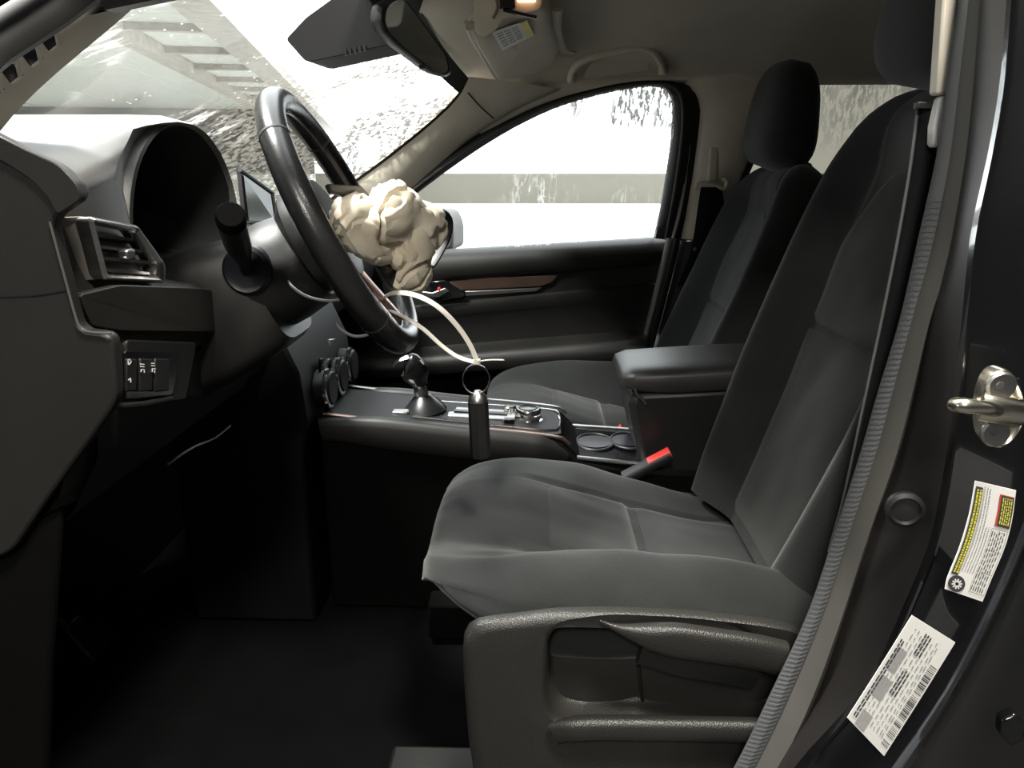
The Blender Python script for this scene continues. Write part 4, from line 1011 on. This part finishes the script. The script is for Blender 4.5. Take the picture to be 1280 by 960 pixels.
# near seat belt edge-on along the pillar
sb2 = thing('seat_belt', at(1110, 400, -.66), 'black seat belt stretched down the near pillar with a pale edge', 'seat belt', 'front seat belts')
yy = [128, 200, 300, 400, 470, 560, 620, 690]
lf = cub(yy, [1148, 1139, 1122, 1102, 1087, 1068, 1055, 1036]); rt_ = cub(yy, [1174, 1170, 1150, 1130, 1106, 1080, 1064, 1042])
n = 30; ys_ = [lerp(128, 690, k / (n - 1)) for k in range(n)]
grid('belt_webbing', [[at(lf(y), y, -.645), at(lerp(lf(y), rt_(y), .5), y, -.652), at(rt_(y), y, -.655)] for y in ys_], M['webbing'], sb2, thick=.0015)
sweep('webbing_edge', [at(lf(y), y, -.646) for y in ys_], .0014, .0014, M['belt_edge'], sb2, n=6, label='pale folded edge')
box('belt_clamp', at(1160, 132, -.652), (.022, .008, .006), M['plastic'], sb2, bv=.001)

# ================================================================== ROOF THINGS
# mirror sensor cover on the windshield
cv = thing('sensor_cover', at(430, 40, -.02), 'dark plastic sensor cover wedge on the windshield ahead of the mirror', 'cover')
o4 = ats([(357, 49, -.02), (382, 22, -.02), (418, -4, -.02), (470, -40, -.02), (520, -45, -.02), (505, 0, -.02), (496, 44, -.02), (486, 56, -.02), (389, 77, -.02), (381, 76, -.02)])
i4 = [p + V((.0, .075, .006)) for p in o4]
prism('cover_shell', fillet(o4, .006, 3), (0.01, .10, .0), M['cover'], cv, .006)
for k in range(5):
    box('cover_slot', at(432 + k * 6, 65 - k * 1.4, -.021), (.003, .003, .010), M['inside'], cv)
mi = thing('rear_view_mirror', at(520, 55, 0), 'black framed rear view mirror tilted under the sensor cover', 'mirror')
mc = [(479, 6), (490, -2), (504, -4), (520, 16), (560, 72), (564, 92), (556, 97), (544, 92), (500, 58), (482, 40), (476, 24)]
mN = V((.93, -.36, -.10)).normalized(); mP = V((-.195, .03, .99))
def mpl(px, py):
    r = ray(px, py); return CAM + r * ((mP - CAM).dot(mN) / r.dot(mN))
mo = fillet([mpl(px, py) for px, py in mc], .008, 3)
mcen = sum(mo, V((0, 0, 0))) / len(mo)
rows = [[p.lerp(mcen, .35) - mN * .03 for p in mo], [p.lerp(mcen, .06) - mN * .024 for p in mo], [p - mN * .008 for p in mo], [p for p in mo], [p.lerp(mcen, .06) + mN * .003 for p in mo], [p.lerp(mcen, .10) + mN * .001 for p in mo]]
grid('mirror_housing', rows, M['plastic'], mi, closed=True, cap=False, sharp=60)
bm = bmesh.new(); bm.faces.new([bm.verts.new(p.lerp(mcen, .095) + mN * .0012) for p in mo]); add('mirror_glass', bm, M['mirror'], mi, smooth=False)
tube('mirror_stem', cr([mcen + V((-.02, .0, .01)), mcen + V((-.045, .0, .03)), mcen + V((-.05, .02, .075))], 8), .010, M['plastic'], mi, n=12)
box('mirror_tab', mpl(528, 84), (.010, .014, .006), M['plastic'], mi, bv=.001)
# sun visor folded up, with a label
vi = thing('sun_visor', at(640, 60, .3), 'grey cloth sun visor folded against the roof with a yellowed warning label', 'sun visor')
vo = [(584, 30, .13), (590, 46, .20), (606, 74, .36), (622, 99, .48), (634, 98, .49), (672, 90, .50), (694, 78, .48), (699, 58, .38), (690, 30, .24), (686, 6, .14), (640, -4, .10)]
vp = fillet(ats(vo), .02, 4)
dn = V((.05, -.3, -.95)).normalized()
rows = [[p + V((0, 0, .012)) for p in vp], [p for p in vp]]
vcen = sum(vp, V((0, 0, 0))) / len(vp)
rows += [[p.lerp(vcen, .05) + dn * .006 for p in vp], [p.lerp(vcen, .12) + dn * .008 for p in vp]]
rows += [[p.lerp(vcen, f) + dn * (.008 + .002 * f) for p in vp] for f in (.35, .6, .85, .97)]
grid('visor_panel', rows, M['visor'], vi, closed=True, cap=True, sharp=60)
sweep('visor_edge', cr([p for p in ats([(583, 28, .125), (590, 46, .195), (606, 74, .355), (621, 98, .475)])], 16), .005, .005, M['beige'], vi, n=8)
vN = sum(((vp[i] - vcen).cross(vp[(i + 1) % len(vp)] - vcen) for i in range(len(vp))), V((0, 0, 0))).normalized()
if vN.dot(dn) < 0: vN = -vN
dn = vN; vP = vcen + vN * .0125
def vpl(px, py):
    r = ray(px, py); return CAM + r * ((vP - CAM).dot(vN) / r.dot(vN))
lb = [vpl(x, y) for x, y in ((615, 40), (659, 25), (668, 43), (628, 63))]
l_ = prism('visor_label', lb, dn * .0008, M['white'], vi, smooth=False, label='cream paper label')
def lq(u, v, lift=.0012): return lb[0].lerp(lb[1], u).lerp(lb[3].lerp(lb[2], u), v) + dn * lift
bm = bmesh.new(); bprism(bm, [lq(.80, 0), lq(1, 0), lq(1, 1), lq(.80, 1)], dn * .0004); add('label_band', bm, M['yellow'], l_, smooth=False)
bm = bmesh.new()
for r_ in range(6):
    for q in range(3):
        u0 = .08 + q * .22; v0 = .12 + r_ * .13; bprism(bm, [lq(u0, v0), lq(u0 + .18, v0), lq(u0 + .18, v0 + .05), lq(u0, v0 + .05)], dn * .0004)
tag(add('label_print', bm, M['grey_ink'], l_, smooth=False), kind='stuff')
box('visor_hook', at(588, 33, .11), (.02, .012, .014), M['beige'], vi, bv=.003)
# overhead lamp console
oc = thing('roof_console', at(620, 15, .02), 'pale roof console with a glowing map lamp above the mirror', 'lamp console')
oo = ats([(590, -30, -.02), (594, 40, -.02), (604, 47, -.02), (618, 40, -.02), (628, 24, -.02), (676, 12, -.02), (684, -30, -.02)])
prism('console_shell', fillet(oo, .006, 3), (0, .07, .02), M['beige'], oc, .005)
box('console_gap', at(650, 17, -.022), (.055, .006, .005), M['inside'], oc, rot=Matrix.Rotation(R(12), 3, 'Y'), bv=.001)
box('console_switch', at(634, 3, -.024), (.026, .008, .018), M['inside'], oc, bv=.002)
sweep('lamp_edge', cr(ats([(619, -6, -.024), (622, 10, -.026), (616, 23, -.024)]), 8), .002, .002, M['warm_reflect'], oc, n=6)
box('map_lamp', at(658, 0, -.024), (.030, .010, .006), M['map_light'], oc, bv=.002)
# grab handle
gh = thing('grab_handle', at(770, 80, .53), 'grey fold-down grab handle above the far door window', 'handle')
def gp(l): return cr(ats([(x, y, Y) for x, y, Y in l]), 30)
sweep('handle_grip', gp([(713, 101, .548), (716, 88, .535), (728, 76, .522), (760, 66, .512), (796, 59, .51), (815, 64, .515), (826, 78, .53), (830, 90, .545)]), .011, .008, M['beige'], gh, n=12)
prism('handle_recess', fillet(ats([(728, 99, .556), (736, 80, .545), (760, 70, .54), (800, 63, .538), (812, 72, .545), (812, 88, .555), (770, 94, .558)]), .01), (0, .006, .002), M['visor'], gh, .002)
for x, y in ((715, 98), (829, 88)): box('handle_mount', at(x, y, .552), (.022, .018, .022), M['beige'], gh, bv=.005)
# outside mirror of the far door
dm = thing('door_mirror', at(562, 290, .80), 'grey outside door mirror seen through the far side window', 'mirror')
prism('mirror_shell', fillet(ats([(530, 262, .80), (558, 264, .80), (566, 282, .80), (566, 314, .80), (530, 318, .80)]), .02), (.02, .14, 0), M['rubber'], dm, .01)
prism('mirror_face', fillet(ats([(534, 270, .795), (552, 271, .795), (554, 308, .795), (534, 310, .795)]), .01), (0, .004, 0), M['mirror'], dm, .001)

# ================================================================== DOOR STRIKER AND STICKERS ON THE NEAR PILLAR
Ys_ = -.845
sk_ = thing('door_striker', at(1252, 510, Ys_), 'shiny metal door striker loop bolted on the black pillar with two screws', 'striker')
ol = [(1252, 462), (1264, 465), (1272, 478), (1278, 496), (1278, 520), (1274, 536), (1262, 553), (1250, 560), (1238, 556), (1229, 544), (1226, 526), (1226, 508), (1229, 490), (1236, 472), (1244, 464)]
op = cr(ats(ol, Ys_), 40, True); oc_ = sum(op, V((0, 0, 0))) / len(op)
rows = [[p.lerp(oc_, -.02) + V((0, .010, 0)) for p in op], [p for p in op], [p.lerp(oc_, .05) + V((0, -.0035, 0)) for p in op], [p.lerp(oc_, .14) + V((0, -.0045, 0)) for p in op], [p.lerp(oc_, .24) + V((0, -.002, 0)) for p in op], [p.lerp(oc_, .6) + V((0, -.002, 0)) for p in op], [p.lerp(oc_, .97) + V((0, -.002, 0)) for p in op]]
grid('striker_plate', rows, M['steel'], sk_, closed=True, cap=True, sharp=60)
for px, py in ((1250, 482), (1243, 540)):
    b = lathe('striker_screw', at(px, py, Ys_ - .002), (0, -1, 0), [(.0102, 0), (.0104, .002), (.009, .0035), (.0, .004)], M['screw'], sk_, n=24)
    lathe('screw_socket', at(px, py, Ys_ - .0058), (0, -1, 0), [(.0032, 0), (.0028, .0008), (0, .0009)], M['ink'], b, n=6, smooth=False)
bar = cr(ats([(1268, 516, Ys_ - .004), (1250, 513, Ys_ - .008), (1232, 510, Ys_ - .018), (1214, 508, Ys_ - .022), (1200, 507, Ys_ - .021), (1193, 506, Ys_ - .016)]), 22)
sweep('striker_loop', bar, .0052, .0048, M['steel'], sk_, n=14)
bar2 = cr(ats([(1193, 506, Ys_ - .016), (1196, 505, Ys_ - .004), (1206, 505, Ys_ + .01)]), 8)
sweep('striker_return', bar2, .0050, .0046, M['steel'], sk_, n=12)
sweep('striker_saddle', cr(ats([(1226, 509, Ys_ - .006), (1246, 512, Ys_ - .008), (1276, 516, Ys_ - .003)]), 10), .010, .006, M['steel'], sk_, n=14)

def sticker(name, cor, Y, label, builder):
    """cor: four bent edges given as top and bottom polylines (image places on the pillar face)"""
    t, b = cor; n_t = 12
    T, B_ = cr(ats(t, Y), n_t), cr(ats(b, Y), n_t)
    th_ = thing(name, sum(T + B_, V((0, 0, 0))) / (2 * n_t), label, 'sticker')
    def q(u, v, lift=0):
        k = min(n_t - 2, max(0, int(u * (n_t - 1)))); f = u * (n_t - 1) - k
        return T[k].lerp(T[k + 1], f).lerp(B_[k].lerp(B_[k + 1], f), v) + V((0, -.0002 - lift, 0))
    grid('paper', [[q(u / 11, v) for v in (0, .5, 1)] for u in range(12)], M['white'], th_, thick=.0006, off=-1, smooth=False)
    def patch(nm, rects, m, lift=.0006, stuff=False):
        bm = bmesh.new()
        for u0, v0, u1, v1 in rects:
            k = max(1, int(abs(u1 - u0) * 10)); 
            for i in range(k):
                a, b2 = lerp(u0, u1, i / k), lerp(u0, u1, (i + 1) / k)
                bm.faces.new([bm.verts.new(p) for p in (q(a, v0, lift), q(b2, v0, lift), q(b2, v1, lift), q(a, v1, lift))])
        bmesh.ops.remove_doubles(bm, verts=bm.verts, dist=1e-6)
        o = add(nm, bm, m, th_, smooth=False, recalc=False)
        if stuff: o['kind'] = 'stuff'
        return o
    builder(patch, q, th_); return th_
rnd = random.Random(7)
def words(u0, u1, v, h, w0=.012, w1=.05, gap=.012):
    o = []; u = u0
    while u < u1:
        w_ = rnd.uniform(w0, w1); o.append((u, v, min(u + w_, u1), v + h)); u += w_ + gap
    return o
def airbag_label(patch, q, th_):            # u runs from the lower (icon) end to the top end
    patch('header_band', [(.16, .03, .96, .20)], M['ink'])
    patch('header_print', words(.18, .94, .06, .045, .01, .03, .006) + words(.18, .94, .13, .045, .01, .03, .006), M['yellow'], .0010, True)
    patch('warning_box', [(.665, .62, .94, .97)], M['red_ink']); patch('warning_field', [(.67, .66, .935, .96)], M['ink'], .0009)
    patch('warning_print', [r for k in range(5) for r in words(.69, .92, .69 + k * .05, .026, .012, .04, .008)], M['yellow'], .0013, True)
    patch('fine_print', [r for k in range(5) for r in words(.22, .97 if k < 3 else .64, .24 + k * .065, .026, .01, .03, .007)], M['grey_ink'], .0006, True)
    patch('table_lines', [(.05, .57, .64, .578), (.05, .76, .64, .768), (.05, .95, .64, .958), (.05, .57, .056, .958), (.24, .57, .246, .958), (.44, .57, .446, .958), (.634, .57, .64, .958), (.20, .22, .97, .226)], M['grey_ink'], .0007, True)
    patch('table_print', [r for k in range(6) for r in words(.07, .62, .60 + k * .055, .022, .02, .05, .02)], M['ink'], .0007, True)
    c_ = q(.085, .24, .0008); e1 = (q(.10, .24) - q(.07, .24)).normalized(); e2 = (q(.085, .34) - q(.085, .14)).normalized(); r_ = .0068
    bm = bmesh.new(); bm.faces.new([bm.verts.new(c_ + e1 * r_ * math.cos(R(a)) + e2 * r_ * math.sin(R(a))) for a in range(0, 360, 15)]); add('tyre_icon', bm, M['ink'], th_, smooth=False, recalc=False)
    bm = bmesh.new()
    for a in range(0, 180, 36):
        d = e1 * math.cos(R(a)) + e2 * math.sin(R(a)); nn = e1 * -math.sin(R(a)) + e2 * math.cos(R(a)); z = V((0, -.0004, 0))
        bm.faces.new([bm.verts.new(c_ + z + d * x * .0042 + nn * y * .0006) for x, y in ((-1, -1), (1, -1), (1, 1), (-1, 1))])
    bmesh.ops.recalc_face_normals(bm, faces=bm.faces); add('icon_spokes', bm, M['white'], th_, smooth=False, recalc=False)
sticker('safety_sticker', ([(1181, 736), (1184, 722), (1200, 682), (1212, 640), (1219, 601)], [(1228, 752), (1240, 722), (1256, 684), (1265, 650), (1270, 613)]), -.842,
        'curved white tyre sticker with yellow on black header, upper on the pillar', airbag_label)
def maker_label(patch, q, th_):             # u runs from the lower left end up to the right
    patch('barcode', [(u, .80, u + w_, .96) for u, w_ in ((lambda L: L)([(x, rnd.choice((.004, .007, .011))) for x in [.06 + .0152 * k for k in range(48)] if rnd.random() < .86]))], M['ink'], .0006, True)
    patch('grey_panel', [(.02, .16, .16, .40), (.30, .10, .48, .36), (.54, .08, .74, .30)], M['grey_ink'], .0006)
    patch('bold_print', [r for v in (.05, .10) for r in words(.06, .80, v, .03, .02, .06, .012)] + [r for v in (.40, .46, .52) for r in words(.40, .62, v, .03, .03, .05, .01)] + [r for v in (.40, .46, .52) for r in words(.76, .94, v, .03, .03, .05, .01)], M['ink'], .0009, True)
    patch('light_print', [r for v in (.18, .26, .34, .44, .52, .60, .68, .73) for r in words(.10, .93, v, .025, .015, .05, .035)], M['grey_ink'], .0008, True)
sticker('maker_sticker', ([(1059, 897), (1100, 833), (1140, 769)], [(1105, 945), (1150, 874), (1194, 803)]), -.8425,
        'white rectangular sticker with a long barcode and fine print, lower on the pillar', maker_label)
p = prism('dark_bolt', fillet(ats([(1244, 890), (1262, 882), (1274, 896), (1270, 916), (1254, 922), (1242, 908)], -.85), .003), (0, -.010, 0), M['gloss'], wl, .002)
